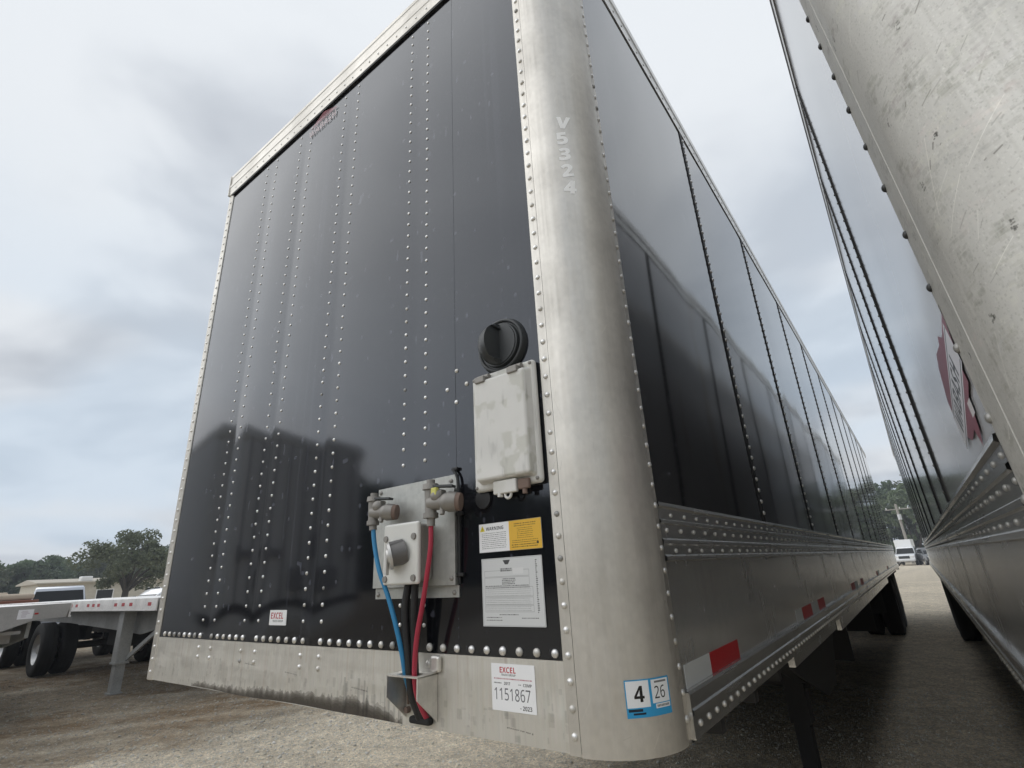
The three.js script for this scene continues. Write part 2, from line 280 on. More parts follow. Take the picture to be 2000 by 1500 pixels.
// band of aluminium rails along a side: outline as [outward, y]
const bandRuns = segs([[0, 1.652], [0.008, 1.650], [0.010, 1.640], [0.004, 1.634], [0.004, 1.606], [0.009, 1.603], [0.009, 1.595], [0.003, 1.592], [0.003, 1.556], [0.009, 1.552], [0.009, 1.542], [0.004, 1.538], [0.004, 1.514], [0.011, 1.510], [0.011, 1.500], [0, 1.496]]);
const rubRuns = segs([[0, 1.203], [0.012, 1.203], [0.016, 1.197], [0.016, 1.168], [0.020, 1.164], [0.020, 1.156], [0.015, 1.152], [0.015, 1.106], [0.008, 1.100], [-0.03, 1.098], [-0.03, 1.092]]);
const topRuns = segs([[0, 3.985], [0.006, 3.985], [0.008, 4.05], [0.014, 4.055], [0.014, 4.07], [0.009, 4.075], [0.009, 4.125], [0.0, 4.14], [-0.06, 4.145]]);

// ------------------------------------------------------------------ the black trailer
const LEN = 16.15, WID = 2.59;
const van = thing('box_trailer', 'black box trailer with glossy front, metal corner posts, blue and red air hoses', 'trailer', [-1.295, 0, 0]);
{
  const ox = 1.295;                                         // side plane in the trailer's own frame
  const X = x => x + ox;                                    // world x to the trailer's x
  const T = gs => merge(gs).clone().translate(ox, 0, 0);
  const inner = part(van, 'cargo_body', [T(bx(-WID + 0.03, -0.03, 1.12, 4.05, -LEN + 0.02, -0.19)), T(bx(-WID + 0.19, -0.19, 1.12, 4.05, -0.19, -0.02))], M.frame);
  // front wall: one sheet, bulging a little between the upright rows of rivets
  const posts = [-2.60, -2.04, -1.67, -1.25, -0.735, -0.16];
  const bulge = (x, y) => { let k = 0; while (k < posts.length - 2 && x > posts[k + 1]) k++; const t = clamp((x - posts[k]) / (posts[k + 1] - posts[k])), w = [0.8, 1, 1, 0.8, 0.55][k]; return smooth(3.995, 3.6, y) * smooth(1.285, 1.5, y) * (0.0046 * w * (1 - Math.pow(2 * t - 1, 2)) * (0.85 + 0.35 * (fbm(x * 1.3 + 9, y * 0.9, 77, 2) - 0.5)) + 0.0022 * (fbm(x * 1.3, y * 0.9 + 5, 78, 3) - 0.5)); };
  {
    const g = new THREE.PlaneGeometry(2.36, 2.702, 160, 90).translate(-1.375, 2.64, 0), p = g.attributes.position, uv = g.attributes.uv;
    for (let i = 0; i < p.count; i++) { p.setZ(i, bulge(p.getX(i), p.getY(i))); uv.setXY(i, p.getX(i) / 1.6, p.getY(i) / 3.2); }
    g.computeVertexNormals(); part(van, 'front_panel', T(g), M.black);
    const seamG = sweep(segs([[-0.5375, 0.0], [-0.537, 0.0009], [-0.5355, 0.0009], [-0.535, 0.0]]), 60, (q, t) => { const y = 1.29 + t * 2.69; return [q[0] + 0.004 * (y - 2.4) * 0.9, y, q[1] + bulge(q[0], y), y]; });
    part(van, 'panel_seam', T(seamG), M.black);
  }
  // corner posts
  const cornerRuns = [[[-0.203, -0.006], [-0.203, 0.0035]], [[-0.203, 0.0035], [-0.173, 0.0035]], [[-0.173, 0.0035], [-0.171, 0.0065]],
    arcPts(-0.17, -0.17, 0.1765, Math.PI / 2, 0, 28), [[0.0065, -0.171], [0.0035, -0.173]], [[0.0035, -0.173], [0.0035, -0.203]], [[0.0035, -0.203], [-0.006, -0.203]]];
  const cornerMap = (q, t, len) => { const y = 1.10 + t * 2.9, dx = q[0] + 0.17, dz = q[1] + 0.17, r = Math.hypot(dx, dz), arc = dx > 0.01 && dz > 0.01 ? 1 : 0; const d = arc * (0.003 * (fbm(Math.atan2(dx, dz) * 2.2, y * 1.6, 83, 3) - 0.5) + 0.0012 * (vn(Math.atan2(dx, dz) * 4, y * 7, 85) - 0.5)); return [q[0] + dx / r * d, y, q[1] + dz / r * d, y, len + q[0] * 0.3]; };
  const post = sweep(cornerRuns, 90, cornerMap);
  part(van, 'corner_post', T(post), M.alumOld, { label: 'rounded metal corner post with white painted number' });
  part(van, 'edge_trim', T(rb(-WID - 0.002, -WID + 0.054, 1.10, 3.99, -0.2, 0.0065, 0.006, 2)), M.alumOld);
  // nose plate with a smeared dark lower edge
  const smear = canvasTex(2048, 256, (c, w, h) => {
    c.fillStyle = '#d9d6ce'; c.fillRect(0, 0, w, h); const R = rng(5);
    for (let i = 0; i < 2600; i++) { const g = 190 + R() * 50 | 0; c.fillStyle = `rgba(${g},${g - 3},${g - 10},0.16)`; c.fillRect(R() * w, R() * h - 60, 1 + R() * 5, 20 + R() * 140); }
    for (let i = 0; i < 300; i++) { c.fillStyle = `rgba(60,58,54,${0.03 + R() * 0.07})`; c.fillRect(R() * w, h * (0.3 + 0.7 * R()), 1 + R() * 14, 2 + R() * 40); }
    // grease along the lower edge, ragged upper outline
    for (let x = 380; x < 1560; x += 1) { const t = (x - 380) / 1180, env = smooth(0, 0.12, t) * smooth(1, 0.9, t), top = h * (1 - env * (0.03 + 0.06 * vn(x * 0.008, 3, 6) + 0.10 * smooth(0.2, 0.8, t))), j = (vn(x * 0.06, 2, 7) - 0.5) * 16; for (let q = 0; q < 7; q++) { c.fillStyle = 'rgba(58,54,50,0.2)'; c.fillRect(x, top + j + (q - 3) * (3 + 6 * vn(x * 0.13, q, 12)), 1, h); } }
    for (let i = 0; i < 18; i++) { const x = 1250 + R() * 300; c.fillStyle = 'rgba(40,38,36,0.14)'; c.fillRect(x, h * 0.42 + R() * 80, 3 + R() * 8, 140); }
    for (const [x, y] of [[1010, 120], [1350, 150], [1500, 168], [1600, 150], [760, 100], [1890, 210]]) { c.fillStyle = 'rgba(70,66,62,0.55)'; for (let k = 0; k < 14; k++) c.fillRect(x + k * 5 + R() * 2, y + k * 0.6, 3, 2 + R() * 3); }
    for (let i = 0; i < 40; i++) { c.fillStyle = `rgba(130,95,60,${0.04 + 0.05 * R()})`; c.fillRect(R() * w, 0, 2 + R() * 5, 60 + R() * 160); }
  });
  M.nose = std({ map: smear, metalness: 0.7, roughness: 0.6, roughnessMap: alloyA.rough });
  {
    const g = new THREE.PlaneGeometry(2.352, 0.186, 40, 2).translate(-1.378, 1.195, 0.002), box = bx(-2.554, -0.202, 1.104, 1.2875, -0.012, 0.0015);
    const p = g.attributes.position; for (let i = 0; i < p.count; i++) if (p.getY(i) < 1.12) p.setY(i, 1.102 + 0.006 * vn(p.getX(i) * 3, 0, 5));
    part(van, 'nose_plate', T(g), M.nose, { label: 'bare metal strip below the black front, greasy along its lower edge' }); part(van, 'nose_backing', T(box), M.alum);
  }
  // front top rail with ridges, and the caps at its ends
  const railF = segs([[0.0, 3.985], [0.012, 3.985], [0.014, 4.045], [0.017, 4.05], [0.017, 4.066], [0.012, 4.07], [0.012, 4.125], [0.015, 4.13], [0.015, 4.15], [-0.04, 4.155]]);
  part(van, 'top_rail', T(sweep(railF, 60, (q, t) => { const s = -WID + t * (WID - 0.16); return [s, q[1], q[0], s]; })), M.alumOld);
  for (const s of [0]) {
    const cap = sweep(railF.map(r => r), 20, (q, t) => { const a = t * Math.PI / 2, R = 0.165 + q[0], x = -0.165 + R * Math.sin(a), z = -0.165 + R * Math.cos(a); return [s ? -WID - x : x, q[1], z, q[1]]; });
    part(van, 'rail_corner', T(cap), M.alumOld);
  }
  part(van, 'rail_end', T(rb(-WID - 0.006, -WID + 0.004, 3.985, 4.152, -0.3, 0.02, 0.004)), M.alumOld);
  part(van, 'rail_seal', T(bx(-2.55, -0.05, 3.972, 3.986, -0.01, 0.011)), M.seam);
  part(van, 'roof', T(bx(-WID + 0.02, -0.02, 4.12, 4.14, -LEN, -0.06)), M.alum);
  for (const s of [0, 1]) part(van, 'side_rail', T(sweep(topRuns, 80, (q, t) => { const z = -0.16 - t * (LEN - 0.16); return [s ? -WID - q[0] : q[0], q[1], z, z]; })), M.alum);
  // side panels with lapped joints
  const J = [-0.19]; for (let z = -1.47; z > -LEN + 0.5; z -= 1.42) J.push(z); J.push(-LEN);
  const jointRiv = [];
  const R = rng(77);
  for (const s of [0, 1]) for (let k = 0; k < J.length - 1; k++) {
    const z0 = J[k + 1], z1 = J[k], g = new THREE.PlaneGeometry(z1 - z0, 2.36, 26, 30).rotateY(Math.PI / 2).translate(0, 2.82, (z0 + z1) / 2), p = g.attributes.position, uv = g.attributes.uv, ph = R() * 40;
    for (let i = 0; i < p.count; i++) { const z = p.getZ(i), y = p.getY(i), t = (z - z0) / (z1 - z0); p.setX(i, 0.0008 * (1 - Math.pow(2 * t - 1, 4)) + 0.0028 * (fbm(z * 1.4 + ph, y * 0.6 + s * 30, 87, 3) - 0.5) * smooth(0, 0.12, t) * smooth(1, 0.88, t)); uv.setXY(i, z / 1.6 + ph, y / 3.2); }
    g.computeVertexNormals();
    part(van, 'side_panel', T(s ? mirrorX(g, -WID) : g), M.sideBlack);
    if (k > 0) {
      const f = x => s ? -WID - x : x, c = z1;
      part(van, 'panel_joint', T(bx(Math.min(f(-0.004), f(0.0045)), Math.max(f(-0.004), f(0.0045)), 1.65, 3.99, c - 0.03, c + 0.012)), M.seam);
      if (!s) for (let y = 1.69; y < 3.97; y += 0.052) jointRiv.push(rv(rivetLowSide, 0.0045, y, c - 0.018, 0.011));
    }
  }
  part(van, 'joint_rivets', T(jointRiv), M.rivet, { kind: 'stuff' });
  for (const s of [0, 1]) {
    part(van, 'rail_band', T(sweep(bandRuns, 60, (q, t) => { const z = -0.2 - t * (LEN - 0.2); return [s ? -WID - q[0] : q[0], q[1], z, z]; })), M.alumSkirt);
    part(van, 'skirt', T(bx(s ? -WID - 0.001 : -0.012, s ? -WID + 0.012 : 0.001, 1.2, 1.5, -LEN, -0.2)), M.alumSkirt);
    part(van, 'rub_rail', T(sweep(rubRuns, 60, (q, t) => { const z = -0.2 - t * (LEN - 0.2); return [s ? -WID - q[0] : q[0], q[1], z, z]; })), M.alumSkirt);
  }
  part(van, 'rail_end', T(bx(-0.01, 0.0145, 1.1045, 1.2, -0.24, -0.2015)), M.alumSkirt); part(van, 'band_end', T(bx(-0.01, 0.0035, 1.5, 1.648, -0.24, -0.2015)), M.alumSkirt);
  const bandRiv = [];
  for (let z = -0.29; z > -LEN; z -= 0.109) bandRiv.push([1.618, z], [1.577, z + 0.045], [1.524, z]);
  const rubRiv = []; for (let z = -0.245; z > -LEN; z -= 0.066) rubRiv.push([1.131, z]);
  part(van, 'rail_rivets', T([...bandRiv.map(([y, z]) => rv(rivetLowSide, 0.0035, y, z, 0.0075)), ...rubRiv.map(([y, z]) => rv(rivetLowSide, 0.0145, y, z, 0.009))]), M.rivet, { kind: 'stuff' });
  for (const [z1, z0, y0] of [[-1.42, -2.78, 1.066], [-3.0, -9.5, 1.035]]) part(van, 'lower_flange', T(bx(-0.012, 0.0135, y0, 1.104, z0, z1)), M.alumSkirt);
  // reflective markings along the skirt
  for (const [z1, z0, m] of [[-0.225, -0.425, 0], [-0.427, -0.712, 1], [-1.72, -1.885, 0], [-1.887, -2.17, 1], [-2.172, -2.4, 0], [-2.402, -2.66, 1], [-4.3, -4.58, 1], [-4.585, -4.85, 0], [-5.2, -5.5, 1], [-7.6, -7.9, 1], [-7.9, -8.2, 0], [-10.6, -10.9, 1], [-10.9, -11.2, 0]]) part(van, m ? 'red_reflector' : 'white_reflector', T(bx(0.001, 0.0022, 1.2035, 1.255, z0, z1)), m ? M.tapeRed : M.tapeWhite);
  // rivets of the front, one by one
  for (let i = 0, x = -0.225; x > -2.52; x -= 0.0535, i++) if (![-0.735, -1.25, -1.67, -2.04].some(p => Math.abs(x - p) < 0.028) && !(x < -0.69 && x > -0.79)) rivetAt(van, rivetGeo, X(x), 1.303, 0.001 + bulge(x, 1.303), 0.0112);
  for (let y = 1.137; y < 3.97; y += 0.0545) { rivetAt(van, rivetGeo, X(-0.187), y, 0.0035, 0.0082); if (y < 3.3) rivetAt(van, rivetSide, X(0.0035), y + 0.012, -0.188, 0.0078); }
  for (let y = 1.36; y < 2.5; y += 0.0545) for (const x of [-0.783, -0.678]) if (!(y > 1.42 && y < 1.8)) rivetAt(van, rivetGeo, X(x), y, bulge(x, y), 0.0066);
  for (const x of [-2.095, -1.985, -1.725, -1.617, -1.304, -1.192]) for (const y of [1.256, 1.22]) rivetAt(van, rivetGeo, X(x), y, 0.002, 0.0085);
  rivetAt(van, rivetGeo, X(-0.657), 1.26, 0.002, 0.011);
  for (const [x, y] of [[-0.53, 2.124], [-0.487, 2.067], [-0.573, 2.068], [-0.533, 2.016]]) rivetAt(van, rivetGeo, X(x), y, bulge(x, y), 0.008);
  for (let y = 1.366; y < 3.93; y += 0.0545) for (const x of [-1.304, -1.192]) if (y < 2.4) rivetAt(van, rivetGeo, X(x), y, bulge(x, y), 0.0066);
  const rest = [];
  for (let y = 1.366; y < 3.95; y += 0.0545) for (const x of [-2.095, -1.985, -1.725, -1.617, -1.304, -1.192, -0.783, -0.678]) {
    if ((x > -0.9 && y < 2.5) || (x > -1.4 && x < -1.1 && y < 2.4)) continue; rest.push(rv(rivetLow, x, y, bulge(x, y), 0.0066));
  }
  for (let y = 1.137; y < 3.97; y += 0.0545) { rest.push(rv(rivetLow, -WID + 0.033, y, 0.0065, 0.0085)); if (y >= 3.3) rest.push(rv(rivetLowSide, 0.0035, y + 0.012, -0.188, 0.0078)); }
  for (let x = -2.5; x < -0.1; x += 0.07) rest.push(rv(rivetLow, x, 4.015, 0.013, 0.006));
  for (let z = -0.3; z > -LEN; z -= 0.09) rest.push(rv(rivetLowSide, 0.0075, 4.02, z, 0.007));
  part(van, 'small_rivets', T(rest), M.rivet, { kind: 'stuff' });

  // round air vent
  {
    const c = [-0.335, 2.15];
    const base = part(van, 'air_vent', [T(new THREE.CylinderGeometry(0.088, 0.092, 0.012, 40).rotateX(Math.PI / 2).translate(c[0], c[1], 0.008)), T(ring([c[0], c[1], 0.014], [c[0], c[1], 1], 0.082, 0.006))], M.blackPlastic, { label: 'round black vent with a half hood' });
    part(base, 'vent_collar', T(cyl([c[0], c[1], 0.01], [c[0], c[1], 0.024], 0.074, 0.070, 40)), M.blackPlastic);
    part(base, 'vent_mouth', T([bx(c[0] - 0.006, c[0] + 0.05, c[1] - 0.045, c[1] + 0.045, 0.02, 0.0255)]), M.seam);
    const hood = new THREE.SphereGeometry(0.066, 28, 12, Math.PI / 2, Math.PI).rotateX(0).scale(1, 1, 0.72); // left half dome
    const dome = new THREE.SphereGeometry(0.066, 28, 14, Math.PI * 0.5, Math.PI, 0, Math.PI); const pp = dome.attributes.position;
    for (let i = 0; i < pp.count; i++) { let x = pp.getX(i), y = pp.getY(i), z = pp.getZ(i); pp.setXYZ(i, x, y, z); }
    // quarter hood: the half of a dome whose open side looks to the right
    const q = new THREE.SphereGeometry(0.066, 30, 16); const P = q.attributes.position;
    for (let i = 0; i < P.count; i++) { let x = P.getX(i), y = P.getY(i), z = Math.max(P.getZ(i), 0); if (x > 0.004) { z = Math.min(z, 0.004); } P.setXYZ(i, Math.min(x, 0.064), y, z * 0.95); }
    q.computeVertexNormals();
    part(base, 'vent_hood', T(toCreasedNormals(flat(q).translate(c[0], c[1], 0.023), 0.7)), M.blackPlastic);
  }
  // document box
  {
    const tray = part(van, 'document_box', T([rb(-0.447, -0.212, 1.712, 2.068, 0.002, 0.026, 0.012, 3)]), M.boxWhite, { label: 'dirty white document box with a hinged lid' });
    const lid = new RoundedBoxGeometry(0.2, 0.314, 0.036, 6, 0.011).translate(-0.323, 1.888, 0.034), lp = lid.attributes.position;
    for (let i = 0; i < lp.count; i++) if (lp.getZ(i) > 0.040) { lp.setX(i, -0.327 + (lp.getX(i) + 0.327) * 0.95); lp.setY(i, 1.884 + (lp.getY(i) - 1.884) * 0.97); }
    lid.computeVertexNormals(); part(tray, 'lid', T(muv(lid, 0.35)), M.boxWhite);
    
    for (const x of [-0.39, -0.268]) part(tray, 'hinge', T([cyl([x - 0.022, 2.052, 0.034], [x + 0.022, 2.052, 0.034], 0.009, 0.009, 12), rb(x - 0.018, x + 0.018, 2.03, 2.05, 0.028, 0.058, 0.003)]), M.castAlloy);
    for (const [x, y] of [[-0.436, 2.056], [-0.224, 2.056], [-0.436, 1.724], [-0.224, 1.724]]) part(tray, 'screw', T(rv(rivetLow, x, y, 0.026, 0.006)), M.castAlloy);
    part(tray, 'latch', T([rb(-0.365, -0.285, 1.695, 1.732, 0.028, 0.042, 0.004), ring([-0.318, 1.692, 0.034], [-0.318, 1.692, 1], 0.01, 0.004), cyl([-0.345, 1.688, 0.034], [-0.345, 1.71, 0.034], 0.008)]), M.boxWhite);
    part(tray, 'rusty_latch_bolt', T([rb(-0.283, -0.245, 1.700, 1.728, 0.026, 0.038, 0.004), cyl([-0.264, 1.70, 0.03], [-0.264, 1.688, 0.03], 0.007)]), M.rust);
  }
  // connection plate with nose box and two air couplings
  {
    const pl = part(van, 'connection_plate', T([bx(-0.898, -0.534, 1.467, 1.735, 0.004, 0.018), bx(-0.898, -0.534, 1.735, 1.783, 0.003, 0.008), bar([-0.898, 1.737, 0.0145], [-0.534, 1.737, 0.0145], 0.012, 0.006), bx(-0.896, -0.53, 1.434, 1.466, 0.003, 0.007)]), M.galv, { label: 'bare metal connection plate' });
    for (const [x, y, z] of [[-0.885, 1.77, 0.008], [-0.555, 1.765, 0.008], [-0.882, 1.447, 0.007], [-0.548, 1.447, 0.007], [-0.548, 1.485, 0.018]]) part(pl, 'screw', T(rv(rivetLow, x, y, z, 0.008)), M.castAlloy);
    part(van, 'black_cable_strap', T([tube([[-0.545, 1.80, 0.012], [-0.526, 1.77, 0.012], [-0.523, 1.62, 0.010], [-0.526, 1.47, 0.008]], 0.0042, 30, 8), rb(-0.54, -0.508, 1.658, 1.669, 0.004, 0.014, 0.003), rb(-0.54, -0.508, 1.488, 1.499, 0.004, 0.014, 0.003), rb(-0.55, -0.525, 1.794, 1.804, 0.004, 0.014, 0.003)]), M.cable);
    part(van, 'grommet', T(cyl([-0.43, 1.695, 0.002], [-0.43, 1.695, 0.01], 0.028)), M.cable);
    // nose box: deep housing, flat lid, spring cover over the plug
    const D = 0.085, hb = part(van, 'nose_box', T(rb(-0.765, -0.622, 1.482, 1.644, 0.018, D - 0.016, 0.012, 3)), M.castAlloy, { label: 'grey electric nose box with a round plug cover' });
    part(hb, 'faceplate', T(rb(-0.772, -0.617, 1.475, 1.650, D - 0.016, D, 0.014, 3)), M.housing);
    for (const [x, y] of [[-0.757, 1.607], [-0.634, 1.607], [-0.757, 1.492], [-0.634, 1.492]]) part(hb, 'screw', T([cyl([x, y, D - 0.002], [x, y, D + 0.005], 0.010, 0.009, 12)]), M.castAlloy);
    { // round plug housing tilted to the left with its spring lid shut over the front
      const ax = V3(-0.58, -0.22, 0.78).normalize(), o = V3(-0.682, 1.563, D), at = (k, u = 0) => [o.x + ax.x * k, o.y + ax.y * k + u, o.z + ax.z * k];
      part(hb, 'plug_socket', T([cyl(at(-0.01), at(0.034), 0.034, 0.031, 24), cyl(at(0.0, 0.03), at(0.04, 0.03), 0.011, 0.011, 12)]), M.castDark);
      part(hb, 'plug_cover', T([cyl(at(0.034), at(0.042), 0.038, 0.037, 28), cyl(at(0.042), at(0.047), 0.022, 0.018, 20), bar(at(0.045, 0.035), at(0.046, -0.05), 0.014, 0.006), bar([-0.745, 1.535, D + 0.004], at(0.044, -0.035), 0.009, 0.006)]), M.coverAlloy);
      part(hb, 'plug_latch', T([bar([-0.735, 1.60, D + 0.003], [-0.748, 1.525, D + 0.003], 0.013, 0.006)]), M.coverAlloy);
    }
    const coupling = (x, y, s, tag) => {
      const z = 0.075, g = part(van, 'air_coupling', T([cyl([x, y - 0.045 * s, z], [x, y + 0.03 * s, z], 0.016 * s, 0.018 * s), cyl([x, y - 0.05 * s, z], [x, y - 0.036 * s, z], 0.022 * s, 0.022 * s, 6), cyl([x, y + 0.028 * s, z], [x, y + 0.044 * s, z], 0.024 * s, 0.022 * s), cyl([x, y + 0.044 * s, z], [x, y + 0.056 * s, z], 0.012 * s), cyl([x, y - 0.010 * s, z], [x + 0.06 * s, y - 0.012, z - 0.004], 0.021 * s, 0.019 * s), cyl([x + 0.03 * s, y - 0.01, z - 0.005], [x + 0.02 * s, y - 0.01, 0.01], 0.014 * s), new THREE.SphereGeometry(0.025 * s, 16, 12).translate(x + 0.062 * s, y - 0.013, z - 0.004), new THREE.SphereGeometry(0.02 * s, 14, 10).translate(x + 0.03 * s, y + 0.008, z + 0.004), cyl([x + 0.066 * s, y - 0.013, z - 0.004], [x + 0.088 * s, y - 0.015, z - 0.014], 0.028 * s, 0.026 * s, 18), cyl([x + 0.045 * s, y - 0.014, z], [x + 0.05 * s, y - 0.045 * s, z + 0.006], 0.008 * s, 0.007 * s, 10), rb(x + 0.015 * s, x + 0.05 * s, y + 0.008, y + 0.024, z - 0.012, z + 0.012, 0.004)]), M.castAlloy, { label: tag });
      part(g, 'seal_face', T([cyl([x + 0.084 * s, y - 0.0145, z - 0.012], [x + 0.098 * s, y - 0.0160, z - 0.019], 0.025 * s, 0.024 * s, 20)]), M.rust);
      part(g, 'lever', T([bar([x + 0.005, y + 0.036 * s, z + 0.004], [x + 0.085 * s, y + 0.028 * s, z - 0.004], 0.006, 0.02)]), M.blackPlastic);
      return g;
    };
    coupling(-0.838, 1.705, 0.95, 'weathered air coupling above the blue hose');
    const g2 = coupling(-0.575, 1.705, 1.05, 'weathered air coupling above the red hose');
    part(g2, 'yellow_tag', T(rb(-0.553, -0.532, 1.712, 1.735, 0.084, 0.098, 0.003)), std({ color: new THREE.Color(0.62, 0.60, 0.16), roughness: 0.6 }));
    part(van, 'pipe_stub', T([cyl([-0.574, 1.662, 0.075], [-0.574, 1.63, 0.075], 0.012), cyl([-0.838, 1.66, 0.075], [-0.836, 1.642, 0.075], 0.012)]), M.castAlloy);
    part(van, 'blue_air_hose', T(tube([[-0.835, 1.648, 0.075], [-0.825, 1.60, 0.076], [-0.795, 1.52, 0.078], [-0.755, 1.44, 0.072], [-0.722, 1.356, 0.066], [-0.706, 1.29, 0.058], [-0.703, 1.24, 0.048], [-0.706, 1.20, 0.03], [-0.708, 1.16, 0.012]], 0.0072, 60, 12)), M.blue);
    part(van, 'red_air_hose', T(tube([[-0.574, 1.635, 0.075], [-0.574, 1.575, 0.076], [-0.588, 1.5, 0.076], [-0.612, 1.42, 0.07], [-0.637, 1.345, 0.065], [-0.653, 1.28, 0.058], [-0.659, 1.235, 0.053], [-0.660, 1.195, 0.044], [-0.655, 1.155, 0.028], [-0.650, 1.128, 0.013]], 0.0072, 60, 12)), M.red);
    part(van, 'black_cable', T(tube([[-0.69, 1.485, 0.05], [-0.702, 1.42, 0.052], [-0.70, 1.33, 0.048], [-0.69, 1.25, 0.044], [-0.687, 1.19, 0.036], [-0.676, 1.128, 0.014]], 0.012, 50, 12)), M.cable);
    part(van, 'black_cable', T(tube([[-0.665, 1.485, 0.05], [-0.668, 1.40, 0.048], [-0.675, 1.32, 0.04], [-0.676, 1.25, 0.036], [-0.675, 1.19, 0.03], [-0.665, 1.128, 0.012]], 0.011, 50, 12)), M.cable);
    // hood that leads the hoses through the nose plate
    const Rr = -0.62, Ll = -0.748, Pz = 0.078, sh = new THREE.Shape([[0.003, 1.24], [Pz, 1.238], [Pz, 1.186], [0.004, 1.122]].map(p => new THREE.Vector2(...p)));
    const cheek = x => new THREE.ExtrudeGeometry(sh, { depth: 0.004, bevelEnabled: false }).rotateY(-Math.PI / 2).translate(x, 0, 0);
    const topP = new THREE.Shape([[Ll, 0.003], [Rr, 0.003], [Rr, Pz], [Ll, Pz]].map(p => new THREE.Vector2(...p))); topP.holes.push(new THREE.Path([[Ll + 0.03, 0.028], [Ll + 0.03, 0.066], [Rr - 0.016, 0.066], [Rr - 0.016, 0.028]].map(p => new THREE.Vector2(...p))));
    const hood = part(van, 'hose_hood', T([muv(cheek(Rr)), muv(cheek(Ll + 0.004)), muv(new THREE.ExtrudeGeometry(topP, { depth: 0.004, bevelEnabled: false }).rotateX(Math.PI / 2).translate(0, 1.241, 0))]), M.alum, { label: 'open metal hood around the hoses' });
    part(hood, 'hose_opening', T(rb(-0.715, -0.634, 1.114, 1.132, 0.002, 0.024, 0.007)), M.rubber);
    part(hood, 'rusty_bolt', T([cyl([-0.735, 1.142, 0.003], [-0.735, 1.142, 0.016], 0.009, 0.008, 8), bar([-0.735, 1.155, 0.006], [-0.737, 1.215, 0.006], 0.006, 0.004)]), M.rust);
    part(van, 'hose_clip', T([rb(-0.635, -0.60, 1.243, 1.285, 0.003, 0.02, 0.008)]), M.alum);
  }
  // printed stickers
  const sticker = (name, w, h, x, y, tw, th, draw, label, z = 0.0025) => part(van, name, T([plane(w, h, x, y, z + bulge(x, y) * (y > 1.3 ? 1 : 0)), bx(x - w / 2 + 0.001, x + w / 2 - 0.001, y - h / 2 + 0.001, y + h / 2 - 0.001, 0.0, z + bulge(x, y) * (y > 1.3 ? 1 : 0) - 0.0004)]), std({ map: canvasTex(tw, th, draw), roughness: 0.45 }), { label });
  const lines = (c, x, y, w, n, dy, R, col = '#555', hgt = 3) => { for (let k = 0; k < n; k++) { let q = x; while (q < x + w - 8) { const l = 4 + R() * 16; c.fillStyle = col; c.globalAlpha = 0.5 + 0.4 * R(); c.fillRect(q, y + k * dy, Math.min(l, x + w - q), hgt); q += l + 3 + R() * 5; } } c.globalAlpha = 1; };
  sticker('warning_sticker', 0.215, 0.078, -0.3445, 1.586, 860, 312, (c, w, h) => {
    const R = rng(3); c.fillStyle = '#e9e9ea'; c.fillRect(0, 0, w / 2, h); c.fillStyle = '#e0b23c'; c.fillRect(w / 2, 0, w / 2, h); c.strokeStyle = '#888'; c.lineWidth = 3; c.strokeRect(2, 2, w - 4, h - 4);
    c.fillStyle = '#d8c52c'; c.beginPath(); c.moveTo(52, 20); c.lineTo(88, 84); c.lineTo(16, 84); c.fill(); c.fillStyle = '#222'; c.font = 'bold 44px sans-serif'; c.fillText('!', 44, 78); c.font = 'bold 52px sans-serif'; c.fillText('WARNING', 104, 78);
    lines(c, 40, 105, 350, 9, 20, R, '#4a4a4a', 7); lines(c, 500, 34, 290, 2, 22, R, '#5e4a14', 10); lines(c, 540, 84, 210, 6, 20, R, '#6a5416', 7); lines(c, 470, 210, 340, 2, 20, R, '#5e4a14', 7); lines(c, 460, 252, 350, 2, 22, R, '#33270a', 10); c.fillStyle = '#33270a'; c.fillRect(790, 236, 26, 26);
  }, 'white and yellow warning sticker');
  sticker('data_plate', 0.203, 0.17, -0.3445, 1.4455, 812, 680, (c, w, h) => {
    const R = rng(8); c.fillStyle = '#cfd0d0'; c.fillRect(0, 0, w, h); c.strokeStyle = '#8d8e8e'; c.lineWidth = 3; for (const [x, y, a, b] of [[8, 8, w - 16, h - 16], [40, 130, 600, 60], [40, 200, 600, 90], [40, 300, 640, 90], [40, 400, 640, 70], [40, 480, 640, 60]]) c.strokeRect(x, y, a, b);
    c.fillStyle = '#444'; c.beginPath(); c.moveTo(300, 25); c.lineTo(400, 25); c.lineTo(370, 70); c.lineTo(330, 70); c.fill(); c.fillStyle = '#d8d8d8'; c.fillRect(430, 110, 140, 60);
    lines(c, 262, 108, 160, 2, 18, R, '#333', 14); lines(c, 280, 210, 180, 4, 17, R, '#333', 10);
    lines(c, 50, 280, 590, 2, 20, R, '#444', 8); lines(c, 50, 320, 600, 4, 20, R); lines(c, 50, 410, 600, 4, 18, R); lines(c, 50, 490, 600, 3, 18, R); lines(c, 230, 562, 260, 1, 20, R, '#333', 9); lines(c, 50, 590, 220, 2, 26, R, '#333', 8); lines(c, 520, 595, 210, 1, 20, R, '#333', 8);
    for (let k = 0; k < 26; k++) { c.fillStyle = '#444'; c.fillRect(726, 40 + k * 20, 10 + R() * 14, 10); }
  }, 'pale grey data plate with small print');
